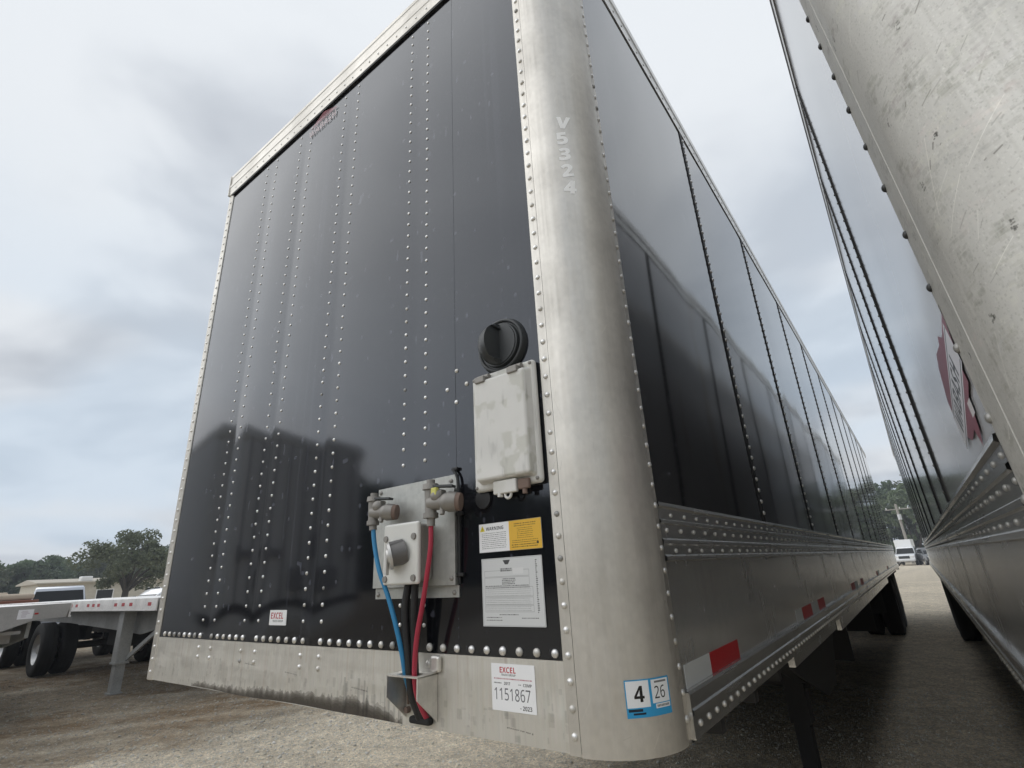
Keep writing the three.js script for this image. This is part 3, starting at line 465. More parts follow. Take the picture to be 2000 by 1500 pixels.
  sticker('stock_ticket', 0.137, 0.105, -0.356, 1.222, 688, 528, (c, w, h) => {
    const R = rng(4); c.fillStyle = '#f1f1f2'; c.fillRect(0, 0, w, h); c.fillStyle = '#b41a2c'; c.font = 'bold 92px sans-serif'; c.fillText('EXCEL', 130, 105); c.fillStyle = '#555'; c.font = 'bold 34px sans-serif'; c.fillText('TRUCK GROUP', 160, 140);
    lines(c, 40, 165, 600, 1, 20, R, '#a0505c', 14); c.fillStyle = '#222'; c.font = 'bold 46px sans-serif'; c.fillText('2017', 200, 240); c.fillText('COMP', 500, 244); lines(c, 40, 215, 120, 1, 20, R, '#222', 14); lines(c, 430, 222, 40, 1, 20, R, '#333', 10);
    c.fillStyle = '#5d5d62'; c.font = '176px sans-serif'; c.save(); c.scale(0.86, 1.05); c.fillText('1151867', 34, 390); c.restore(); c.fillStyle = '#333'; c.font = 'bold 66px sans-serif'; c.fillText('- 2023', 440, 500);
  }, 'white stock ticket with large handwritten number', 0.0035);
  sticker('small_dealer_sticker', 0.118, 0.053, -1.472, 1.378, 354, 160, (c, w, h) => { c.fillStyle = '#e6e6e6'; c.fillRect(0, 0, w, h); c.fillStyle = '#a92336'; c.font = 'bold 92px sans-serif'; c.fillText('EXCEL', 22, 92); c.fillStyle = '#555'; c.font = 'bold 32px sans-serif'; c.fillText('TRUCK GROUP', 70, 128); }, 'small white and red dealer sticker');
  const bent = (th0, th1, y0, y1, R, n = 14, m = 12) => { const pos = [], uv = [], idx = []; for (let i = 0; i <= n; i++) for (let j = 0; j <= m; j++) { const t = lerp(th0, th1, i / n) * Math.PI / 180, y = lerp(y0, y1, j / m), R2 = R + 0.003 * (fbm(t * 2.2, y * 1.6, 83, 3) - 0.5) + 0.0012 * (vn(t * 4, y * 7, 85) - 0.5); pos.push(-0.17 + R2 * Math.sin(t), y, -0.17 + R2 * Math.cos(t)); uv.push(i / n, j / m); } for (let i = 0; i < n; i++) for (let j = 0; j < m; j++) { const a = i * (m + 1) + j, b = a + m + 1; idx.push(a, b, a + 1, b, b + 1, a + 1); } const g = new THREE.BufferGeometry(); g.setAttribute('position', new THREE.Float32BufferAttribute(pos, 3)); g.setAttribute('uv', new THREE.Float32BufferAttribute(uv, 2)); g.setIndex(idx); g.computeVertexNormals(); return g; };
  part(van, 'date_sticker', T(bent(36, 73.5, 1.177, 1.251, 0.1773)), std({ roughness: 0.45, map: canvasTex(640, 420, (c, w, h) => {
    c.fillStyle = '#2f9bd0'; c.fillRect(0, 0, w, h); c.fillStyle = '#eef0f2'; c.fillRect(14, 14, 300, 296); c.fillRect(350, 18, 270, 262); c.fillRect(390, 290, 230, 50);
    c.fillStyle = '#0a0a0a'; c.font = 'bold 250px sans-serif'; c.fillText('4', 110, 250); c.font = '190px sans-serif'; c.save(); c.scale(0.85, 1); c.fillText('26', 450, 232); c.restore(); c.fillStyle = '#777'; c.fillRect(400, 36, 190, 22); c.fillStyle = '#123'; c.fillRect(24, 324, 180, 30); c.fillRect(80, 366, 160, 22); c.fillStyle = '#555'; for (let k = 0; k < 9; k++) c.fillRect(410 + k * 22, 302, 14, 26); })}), { label: 'blue and white sticker reading 4 and 26' });
  const mask = (w, h, draw) => { const t = canvasTex(w, h, (c, W, H) => { c.fillStyle = '#000'; c.fillRect(0, 0, W, H); draw(c, W, H); }); t.colorSpace = THREE.NoColorSpace; return t; };
  part(van, 'faded_emblem', T(plane(0.27, 0.14, -1.50, 3.905, 0.002 + 0.0048)), std({ transparent: true, roughness: 0.5, map: canvasTex(512, 256, (c, w, h) => { c.fillStyle = '#a04f5c'; c.fillRect(0, 0, w, 118); c.fillStyle = '#cdb9bc'; c.fillRect(0, 118, w, h); }), alphaMap: mask(512, 256, (c, w, h) => { c.fillStyle = '#777'; c.beginPath(); c.moveTo(20, 112); c.lineTo(250, 10); c.lineTo(495, 105); c.lineTo(495, 116); c.lineTo(20, 118); c.fill(); c.fillStyle = '#aaa'; c.font = 'bold 118px sans-serif'; c.fillText('WABASH', 4, 222); }) }), { label: 'faded red and white emblem' });
  part(van, 'painted_number', T(bent(22, 52, 2.59, 2.94, 0.1772, 14, 24)), std({ color: new THREE.Color(0.95, 0.95, 0.94), transparent: true, roughness: 0.6, alphaMap: mask(160, 640, c => { c.fillStyle = '#fff'; c.font = 'bold 122px sans-serif'; ['V', '5', '3', '2', '4'].forEach((q, k) => { c.save(); c.translate(80 + (k > 2 ? 6 : k ? -2 : 0), 112 + k * 124); c.rotate([0.12, -0.08, 0.05, -0.06, 0.1][k]); c.fillText(q, -34, 0); c.strokeStyle = '#fff'; c.lineWidth = 7; c.strokeText(q, -34, 0); c.restore(); }); }) }), { label: 'white hand painted number V5324' });

  // underbody
  part(van, 'floor', T(bx(-WID + 0.03, -0.03, 1.1, 1.122, -LEN + 0.02, -0.18), bx(-WID + 0.06, -0.18, 1.1, 1.122, -0.18, -0.02)), M.frame);
  const beams = []; for (let z = -0.6; z > -LEN + 0.4; z -= 0.4) beams.push(bx(-WID + 0.05, -0.05, 1.02, 1.1, z - 0.02, z + 0.02));
  part(van, 'side_fairing', T([rb(-WID + 0.06, -WID + 0.085, 0.24, 1.09, -10.4, -3.9, 0.01)]), M.blackPlastic);
  part(van, 'cross_members', T(beams), M.frame, { kind: 'stuff' });
  part(van, 'coupler_plate', T([bx(-1.9, -0.69, 1.085, 1.099, -1.6, -0.1), cyl([-1.295, 1.085, -0.9], [-1.295, 1.05, -0.9], 0.04)]), M.frame);
  const gear = part(van, 'landing_gear', T([bx(-2.3, -0.3, 0.62, 0.7, -3.44, -3.36)]), M.frame);
  for (const x of [-0.42, -2.17]) part(gear, 'leg', T([bx(x - 0.065, x + 0.065, 0.4, 1.06, -3.47, -3.33), bx(x - 0.05, x + 0.05, 0.05, 0.42, -3.45, -3.35), bx(x - 0.13, x + 0.13, 0.012, 0.05, -3.53, -3.27)]), M.frame);
  for (const s of [-0.16, -2.43]) part(gear, 'brace', T([bar([s, 1.07, -1.66], [s > -1 ? -0.36 : -2.23, 0.66, -3.35], 0.05, 0.02), bar([s, 1.07, -4.6], [s > -1 ? -0.36 : -2.23, 0.66, -3.45], 0.05, 0.02), bar([s, 1.05, -2.3], [s > -1 ? -0.36 : -2.23, 0.78, -3.38], 0.05, 0.02)]), M.frame);
  for (const x of [-0.2, -2.4]) { const g = new THREE.ExtrudeGeometry(new THREE.Shape([[1.7, 1.09], [4.2, 1.09], [3.6, 0.62], [3.2, 0.62]].map(p => new THREE.Vector2(...p))), { depth: 0.02, bevelEnabled: false }).rotateY(Math.PI / 2).translate(x, 0, 0); part(gear, 'gusset', T(muv(g)), M.frame); }
  part(van, 'air_tank', T([cyl([-2.0, 0.86, -5.2], [-0.6, 0.86, -5.2], 0.15, 0.15, 20)]), M.frame);
  part(van, 'support_frame', T([bx(-2.45, -0.15, 0.62, 1.02, -4.62, -4.58), bx(-2.45, -0.15, 0.55, 1.02, -7.4, -7.36), bx(-2.45, -0.15, 0.55, 1.02, -9.9, -9.86)]), M.frame, { kind: 'stuff' });
  part(van, 'bogie_frame', T([bx(-1.8, -1.7, 0.75, 1.05, -14.2, -10.6), bx(-0.89, -0.79, 0.75, 1.05, -14.2, -10.6), cyl([-2.5, 0.51, -11.9], [-0.09, 0.51, -11.9], 0.07), cyl([-2.5, 0.51, -13.15], [-0.09, 0.51, -13.15], 0.07)]), M.frame);
  for (const z of [-11.9, -13.15]) for (const [x, o] of [[-0.18, 1], [-0.52, -1], [-2.41, -1], [-2.07, 1]]) wheel(van, X(x), 0.51, z, o);
  for (const x of [-0.35, -2.24]) part(van, 'mud_flap', T(bx(x - 0.3, x + 0.3, 0.3, 1.05, -14.0, -13.985)), M.rubber);
  part(van, 'rear_door', T([bx(-WID + 0.05, -WID / 2 - 0.005, 1.2, 4.0, -LEN - 0.03, -LEN + 0.01), bx(-WID / 2 + 0.005, -0.05, 1.2, 4.0, -LEN - 0.03, -LEN + 0.01)]), M.whitePanel);
  part(van, 'rear_frame', T([bx(-WID, -WID + 0.05, 1.05, 4.14, -LEN - 0.04, -LEN), bx(-0.05, 0, 1.05, 4.14, -LEN - 0.04, -LEN), bx(-WID + 0.05, -0.05, 4.0, 4.14, -LEN - 0.04, -LEN), bx(-WID + 0.05, -0.05, 1.05, 1.2, -LEN - 0.04, -LEN)]), M.alum);
}

// ------------------------------------------------------------------ the white trailer on the right, parked hard beside it
const van2 = thing('box_trailer', 'white sided box trailer close on the right with scratched metal nose corner and red decal', 'trailer', [0.703, 0, 0]);
van2.rotation.z = 0.0175;
{
  const lean = y => -0.17 * (y - 1.6), Z0 = 0.129, END = -16.1;
  const leanG = g => { const p = g.attributes.position; for (let i = 0; i < p.count; i++) p.setZ(i, p.getZ(i) + lean(p.getY(i))); g.computeVertexNormals(); return g; };
  part(van2, 'cargo_body', bx(0.03, 2.55, 1.12, 4.0, END + 0.02, -0.45), M.frame);
  // rounded nose corner
  const runs = [[[-0.001, Z0 - 0.014], [-0.0035, Z0 - 0.014]], [[-0.0035, Z0 - 0.014], [-0.0035, Z0 + 0.105]], [[-0.0035, Z0 + 0.105], [-0.0022, Z0 + 0.106], [-0.0022, Z0 + 0.114]], [[-0.0022, Z0 + 0.114], [-0.0035, Z0 + 0.115]], [[-0.0035, Z0 + 0.115], [-0.0035, Z0 + 0.14]], arcPts(0.2065, Z0 + 0.14, 0.21, Math.PI, Math.PI / 2, 30), [[0.2065, Z0 + 0.35], [0.30, Z0 + 0.35]]];
  const cm = (q, t, len) => { const y = 1.1 + t * 2.9; const dx = q[0] - 0.2065, dz = q[1] - Z0 - 0.14, arc = dx < -0.01 && dz > 0.004 ? 1 : 0, r = Math.hypot(dx, dz) || 1, a = Math.atan2(dz, -dx), d = arc * smooth(0, 0.2, a) * (0.004 * (fbm(a * 2, y * 1.5, 93, 3) - 0.5)); return [q[0] + dx / r * d, y, q[1] + dz / r * d + lean(y), y, len * 1.3]; };
  const scratch = canvasTex(1024, 2048, (c, w, h) => {       // the corner's own sheet: mottled oxide, scrapes, tape residue
    const R = rng(61); c.fillStyle = '#c2c0ba'; c.fillRect(0, 0, w, h);
    for (let i = 0; i < 46000; i++) { const g = 115 + R() * 125 | 0; c.fillStyle = `rgba(${g},${g - 2},${g - 9},0.2)`; c.fillRect(R() * w, R() * h, 1 + R() * 5, 1 + R() * 5); }
    for (let i = 0; i < 420; i++) { const x = R() * w, y = R() * h, g = R() < 0.6 ? 95 : 225; c.fillStyle = `rgba(${g},${g - 4},${g - 14},${0.03 + 0.06 * R()})`; for (let k = 0; k < 16; k++) c.fillRect(x + (R() + R() - 1) * 60, y + (R() + R() - 1) * 34, 6 + R() * 30, 4 + R() * 12); }
    for (let i = 0; i < 260; i++) { const x = R() * w, y = R() * h, l = 3 + R() * R() * 34, an = -0.2 - R() * 0.75; c.strokeStyle = `rgba(70,66,60,${0.06 + R() * 0.32})`; c.lineWidth = 1 + R() * 4; c.beginPath(); c.moveTo(x, y); c.lineTo(x + Math.cos(an) * l * 2, y + Math.sin(an) * l * 2); c.stroke(); }
    for (let i = 0; i < 70; i++) { const x = R() * w, y = R() * h, l = 40 + R() * 190, a = -0.3 - R() * 0.9; c.strokeStyle = `rgba(238,235,226,${0.2 + R() * 0.5})`; c.lineWidth = 1 + R() * 2; c.beginPath(); c.moveTo(x, y); c.lineTo(x + Math.cos(a) * l, y + Math.sin(a) * l); c.stroke(); }
    for (let i = 0; i < 40; i++) { const x = R() * w, y = R() * h; c.fillStyle = `rgba(58,56,52,${0.15 + 0.4 * R()})`; for (let k = 0; k < 9; k++) c.fillRect(x + R() * 16, y + R() * 26, 2 + R() * 7, 2 + R() * 6); }
    for (const [x, y] of [[420, 1180], [450, 1260], [380, 1330]]) for (let k = 0; k < 60; k++) { c.fillStyle = `rgba(52,50,47,${0.1 + 0.25 * R()})`; c.fillRect(x + R() * 60, y + R() * 40, 4 + R() * 14, 3 + R() * 9); }
  });
  scratch.wrapS = scratch.wrapT = THREE.RepeatWrapping;
  M.scraped = std({ map: scratch, metalness: 0.45, roughness: 0.68, roughnessMap: alloyB.rough });
  const cg = sweep(runs, 90, cm); const cuv = cg.attributes.uv; for (let i = 0; i < cuv.count; i++) cuv.setXY(i, cuv.getX(i) / 0.7, cuv.getY(i) / 1.4);
  part(van2, 'corner_post', cg, M.scraped, { label: 'scraped and scratched metal nose corner' });
  part(van2, 'front_panel', leanG(new THREE.BoxGeometry(2.0, 2.88, 0.02, 4, 20, 1).translate(1.295, 2.55, Z0 + 0.34)), M.whitePanel);
  part(van2, 'corner_post', mirrorX(sweep(runs, 20, cm), 2.59), M.alumOld);
  part(van2, 'roof', bx(0.01, 2.58, 3.99, 4.015, END, -0.25), M.alum);
  const zf = y => Z0 - 0.01 + lean(y);
  const J = [-1.47, -2.35, -3.85, -5.3, -6.75, -8.2, -9.65, -11.1, -12.55, -14.0];
  const panel = (z0, z1f) => { const g = new THREE.PlaneGeometry(1, 2.36, 24, 30).rotateY(-Math.PI / 2).translate(0, 2.82, 0), p = g.attributes.position, uv = g.attributes.uv; for (let i = 0; i < p.count; i++) { const t = p.getZ(i) + 0.5, y = p.getY(i), z = lerp(z0, z1f(y), t); p.setZ(i, z); p.setX(i, 0.0022 * (fbm(z * 1.2 + 60, y * 0.7, 97, 3) - 0.5) * smooth(0, 0.1, t) * smooth(1, 0.95, t)); uv.setXY(i, z / 2, y / 2); } g.computeVertexNormals(); return g; };
  M.whiteSide = phys({ color: 0xffffff, roughness: 0.1, ior: 1.62, map: dataTex(1024, 1024, (u, v) => { const n = fbm(u * 5, v * 5, 19, 5, 5), st = smooth(0.6, 0.75, fbm(u * 12, v * 2, 27, 4, 12, 2)), k = 0.55 * (0.94 + 0.12 * n); return [k * (1 - 0.12 * st), k * (1 - 0.16 * st), k * (1.02 - 0.24 * st)]; }) });
  part(van2, 'side_panel', panel(J[0], zf), M.whiteSide);
  for (let k = 0; k < J.length; k++) {
    part(van2, 'side_panel', panel(J[k + 1] ?? END, () => J[k]), M.whiteSide);
    part(van2, 'panel_joint', bx(-0.006, 0.004, 1.66, 3.96, J[k] - 0.03, J[k] + 0.02), M.seam);
  }
  const tr = topRuns.map(r => r.map(([a, y]) => [a, y - 0.13]));
  part(van2, 'side_rail', sweep(tr, 80, (q, t) => { const z = lerp(zf(4), END, t); return [-q[0], q[1], z, z]; }), M.alum);
  const railB = (runs2, y0) => sweep(runs2, 60, (q, t) => { const z = lerp(zf(q[1]), END, t); return [-q[0], q[1], z, z]; });
  part(van2, 'rail_band', railB(bandRuns), M.alumSkirt);
  const sk = bx(-0.001, 0.012, 1.2, 1.5, END, 0.10); part(van2, 'skirt', sk, M.alumSkirt, { label: 'polished metal skirt' });
  part(van2, 'rub_rail', railB(rubRuns), M.alumSkirt);
  for (let y = 1.175; y < 3.9; y += 0.1245) rivetAt(van2, rivetGeo.clone().rotateY(-Math.PI / 2), -0.0035, y, Z0 - 0.002 + lean(y), 0.0085, y > 1.85 ? M.rivetDark : M.rivetDull);
  const big = []; for (let z = 0.08, i = 0; z > END; z -= 0.109, i++) for (const [y, d] of [[1.620, 0.0], [1.578, 0.03], [1.525, 0]]) { if (i < 14) rivetAt(van2, rivetGeo.clone().rotateY(-Math.PI / 2), -0.0035, y, z + d, 0.0058, M.rivetDull); else big.push(rv(rivetLowSideL, -0.0035, y, z + d, 0.0058)); }
  for (let z = 0.06; z > END; z -= 0.066) big.push(rv(rivetLowSideL, -0.0145, 1.131, z, 0.008));
  for (let k = 0; k < J.length; k++) for (let y = 1.7; y < 3.94; y += 0.052) big.push(rv(rivetLowSideL, -0.006, y, J[k] - 0.015, 0.006));
  part(van2, 'small_rivets', big, M.rivetDull, { kind: 'stuff' });
  // red decal with a white lettered band
  const dec = canvasTex(768, 512, (c, w, h) => {
    c.clearRect(0, 0, w, h); c.fillStyle = '#86404e'; c.beginPath(); [[20, 190], [150, 60], [250, 20], [420, 40], [470, 15], [560, 60], [760, 30], [735, 150], [690, 210], [720, 300], [600, 330], [560, 440], [500, 500], [440, 420], [300, 440], [190, 400], [110, 330], [40, 290]].forEach(([x, y], i) => i ? c.lineTo(x, y) : c.moveTo(x, y)); c.fill();
    c.save(); c.translate(380, 245); c.rotate(-0.30); c.fillStyle = '#dddce0'; c.fillRect(-360, -95, 720, 190); c.fillStyle = '#17171a'; c.fillRect(-350, -82, 700, 8); c.fillRect(-350, 74, 700, 8); c.font = 'bold 132px sans-serif'; c.save(); c.scale(0.95, 1.1); c.fillText('WABASH', -310, 45); c.restore(); c.restore();
    c.fillStyle = '#d9d4d4'; c.fillRect(520, 330, 90, 60);
  });
  const dg = plane(0.40, 0.235, 0, 0, 0, -Math.PI / 2).translate(-0.0035, 1.768, -0.118);
  part(van2, 'red_decal', dg, std({ map: dec, transparent: true, roughness: 0.3 }), { label: 'red decal with white lettered band' });
  // underbody
  part(van2, 'floor', bx(0.02, 2.57, 1.1, 1.122, END, 0.1), M.frame);
  part(van2, 'side_fairing', rb(2.505, 2.53, 0.24, 1.09, -10.2, -3.4, 0.01), M.blackPlastic);
  const gear = part(van2, 'landing_gear', bx(0.3, 2.3, 0.62, 0.7, -2.54, -2.46), M.frame);
  for (const x of [0.46, 2.13]) part(gear, 'leg', [bx(x - 0.065, x + 0.065, 0.4, 1.06, -2.57, -2.43), bx(x - 0.05, x + 0.05, 0.05, 0.42, -2.55, -2.45), bx(x - 0.13, x + 0.13, 0.012, 0.05, -2.63, -2.37)], M.frame);
  part(van2, 'bogie_frame', [bx(0.79, 0.89, 0.75, 1.05, -14.2, -10.2), bx(1.7, 1.8, 0.75, 1.05, -14.2, -10.2), cyl([0.09, 0.51, -11.2], [2.5, 0.51, -11.2], 0.07), cyl([0.09, 0.51, -12.45], [2.5, 0.51, -12.45], 0.07)], M.frame);
  for (const z of [-11.2, -12.45]) for (const [x, o] of [[0.18, -1], [0.52, 1], [2.41, 1], [2.07, -1]]) wheel(van2, x, 0.51, z, o);
  part(van2, 'rear_door', bx(0.03, 2.56, 1.05, 4.0, END - 0.03, END), M.whitePanel);
}

// ------------------------------------------------------------------ two flatbeds on the left, noses towards the yard's aisle (own frame: nose at x = 0, running to -x)
M.deck = std({ map: alloyA.map, metalness: 0.3, roughness: 0.4, color: new THREE.Color(1, 1.0, 1.02) });
M.beam = std({ map: alloyA.map, metalness: 0.55, roughness: 0.55, color: 0xc4c8cc });
M.taupe = std({ map: alloyB.map, metalness: 0.3, roughness: 0.65, color: new THREE.Color(0.52, 0.52, 0.53) });
function flatbed(label, pos) {
  const L = 11.5, H = 1.42, t = thing('flatbed_trailer', label, 'trailer', pos, null);
  part(t, 'deck', rb(-L, -0.03, H - 0.035, H, -1.285, 1.285, 0.006), M.deck);
  for (const s of [-1, 1]) {
    const e = s * 1.29;
    part(t, 'side_rail', [rb(-L, 0, H - 0.16, H + 0.006, Math.min(e, e + s * 0.02), Math.max(e, e + s * 0.02), 0.005), bx(-L, 0, H - 0.175, H - 0.155, Math.min(e, e + s * 0.03), Math.max(e, e + s * 0.03))], M.deck);
    for (const x of [-0.2, -0.95, -1.28, -1.62, -2.45, -2.72, -3.0, -3.65, -3.95, -5.2, -5.5]) part(t, 'reflector', bx(x - 0.13, x, H - 0.105, H - 0.055, e + s * 0.0205 - 0.001, e + s * 0.0205 + 0.001), M.tapeRed);
    const sh = new THREE.Shape([[-0.25, H - 0.175], [-0.25, 1.02], [-1.4, 0.86], [-2.6, 0.91], [-5.2, 1.0], [-L + 0.3, 1.05], [-L + 0.3, H - 0.175]].map(p => new THREE.Vector2(...p)));
    part(t, 'main_beam', muv(new THREE.ExtrudeGeometry(sh, { depth: 0.04, bevelEnabled: false }).translate(0, 0, s * 0.95 - 0.02)), M.beam);
    part(t, 'leg', [rb(-1.72, -1.52, 0.45, 1.25, s * 1.12 - 0.09, s * 1.12 + 0.09, 0.01), rb(-1.70, -1.54, 0.0, 0.46, s * 1.12 - 0.07, s * 1.12 + 0.07, 0.008), bx(-1.73, -1.51, 0.01, 0.03, s * 1.12 - 0.09, s * 1.12 + 0.09), bx(-1.74, -1.50, 0.44, 0.47, s * 1.12 - 0.1, s * 1.12 + 0.1)], M.beam);
    part(t, 'brace', [bar([-1.55, 0.5, s * 1.06], [-0.35, 1.1, s * 0.95], 0.07, 0.03)], M.beam);
  }
  const face = new THREE.Shape([[-1.29, H + 0.004], [1.29, H + 0.004], [1.26, H - 0.17], [0.95, H - 0.175], [0.6, H - 0.3], [-0.6, H - 0.3], [-0.95, H - 0.175], [-1.26, H - 0.17]].map(p => new THREE.Vector2(...p)));
  part(t, 'nose_plate', muv(new THREE.ExtrudeGeometry(face, { depth: 0.02, bevelEnabled: false }).rotateY(Math.PI / 2).translate(-0.0, 0, 0)), M.taupe);
  part(t, 'coupler', [bx(-1.6, -0.1, 1.08, 1.12, -0.85, 0.85), bx(-0.35, -0.3, 0.97, 1.2, -0.8, 0.8)], M.taupe);
  const cm = []; for (let x = -0.6; x > -L + 0.3; x -= 0.4) cm.push(bx(x - 0.02, x + 0.02, H - 0.14, H - 0.036, -1.28, 1.28)); part(t, 'cross_members', cm, M.beam, { kind: 'stuff' });
  for (const z of [-0.94, 0.94]) part(t, 'marker_light', rb(0.02, 0.028, H - 0.112, H - 0.092, z - 0.02, z + 0.02, 0.003), M.tapeRed);
  for (const x of [-6.0, -8.9]) for (const [z, o] of [[1.14, 1], [0.80, -1], [-1.14, -1], [-0.8, 1]]) { const w = new THREE.Mesh(tyreGeo, M.rubber); w.name = 'wheel'; w.rotation.y = -Math.PI / 2; w.position.set(x, 0.51, z); w.castShadow = w.receiveShadow = true; t.add(w); const r = new THREE.Mesh(rimGeo, M.rim); r.name = 'rim'; r.scale.x = o; w.add(r); }
  part(t, 'axle', [cyl([-6, 0.51, -1.2], [-6, 0.51, 1.2], 0.07), cyl([-8.9, 0.51, -1.2], [-8.9, 0.51, 1.2], 0.07), bx(-9.3, -5.6, 0.62, 0.9, -0.55, -0.45), bx(-9.3, -5.6, 0.62, 0.9, 0.45, 0.55)], M.frame);
  part(t, 'tool_box', rb(-4.4, -3.4, 0.55, 0.95, -0.5, 0.5, 0.02), M.frame);
  return t;
}
const bedB = flatbed('flatbed trailer with red and white reflector marks and grey landing leg', [-8.72, 0, -3.52]);
const bedA = copyOf(bedB, [-9.0, 0, 0.04], 0, 'nearest flatbed trailer at the left edge with a white paper ticket on its nose');
for (const c of bedA.children) if (c.name === 'leg' || c.name === 'brace') { c.geometry.computeBoundingBox(); c.position.z = -Math.sign(c.geometry.boundingBox.min.z + c.geometry.boundingBox.max.z) * 0.62; }
part(bedA, 'paper_ticket', [plane(0.155, 0.115, 0.0225, 1.318, -0.83, Math.PI / 2)], std({ roughness: 0.5, map: canvasTex(256, 200, (c, w, h) => { c.fillStyle = '#ecebee'; c.fillRect(0, 0, w, h); const R = rng(2); for (let k = 0; k < 6; k++) { c.fillStyle = 'rgba(110,80,100,0.35)'; c.fillRect(40 + R() * 30, 30 + k * 24, 60 + R() * 110, 10); } }) }), { label: 'white paper ticket' });

// ------------------------------------------------------------------ dark box trailer outside the frame whose nose shows as a reflection in the black front
{
  const t = thing('parked_trailer', 'grey box trailer mirrored in the glossy black front', 'trailer', [-7.3, 0, 3.55]);
  const grey = phys({ color: new THREE.Color(0.80, 0.80, 0.80), roughness: 0.5 });
  part(t, 'cargo_body', [rb(-11, 0, 0.62, 3.86, -1.28, 1.28, 0.3, 7)], grey);
  part(t, 'top_rail', [rb(-11, 0.01, 3.6, 3.9, -1.29, 1.29, 0.14, 5)], std({ color: new THREE.Color(0.75, 0.75, 0.74), roughness: 0.5 }));
  part(t, 'nose_plate', [rb(-0.4, 0.02, 1.02, 1.16, -1.24, 1.24, 0.02)], M.frame);
  part(t, 'connection_box', [rb(0, 0.1, 1.35, 1.75, -0.05, 0.5, 0.02)], M.dimGrey); part(t, 'document_box', [rb(0, 0.06, 1.9, 2.3, 0.7, 1.0, 0.02)], M.dimGrey); for (const z of [-0.85, -0.3, 0.3, 0.85]) part(t, 'post_strip', [rb(0, 0.012, 1.16, 3.7, z - 0.05, z + 0.05, 0.005)], M.dimGrey);
  part(t, 'rod', [rb(0, 0.06, 1.9, 2.02, -0.95, -0.35, 0.02), rb(0, 0.1, 1.85, 2.07, -0.98, -0.8, 0.02)], M.dimGrey);
  for (const z of [-0.9, 0.9]) part(t, 'leg', [bx(-2.1, -1.95, 0.02, 1.1, z - 0.08, z + 0.08)], M.frame);
  for (const x of [-8, -9.3]) for (const z of [1.1, 0.76, -1.1, -0.76]) { const w = new THREE.Mesh(tyreGeo, M.rubber); w.name = 'wheel'; w.rotation.y = -Math.PI / 2; w.position.set(x, 0.51, z); t.add(w); }
}

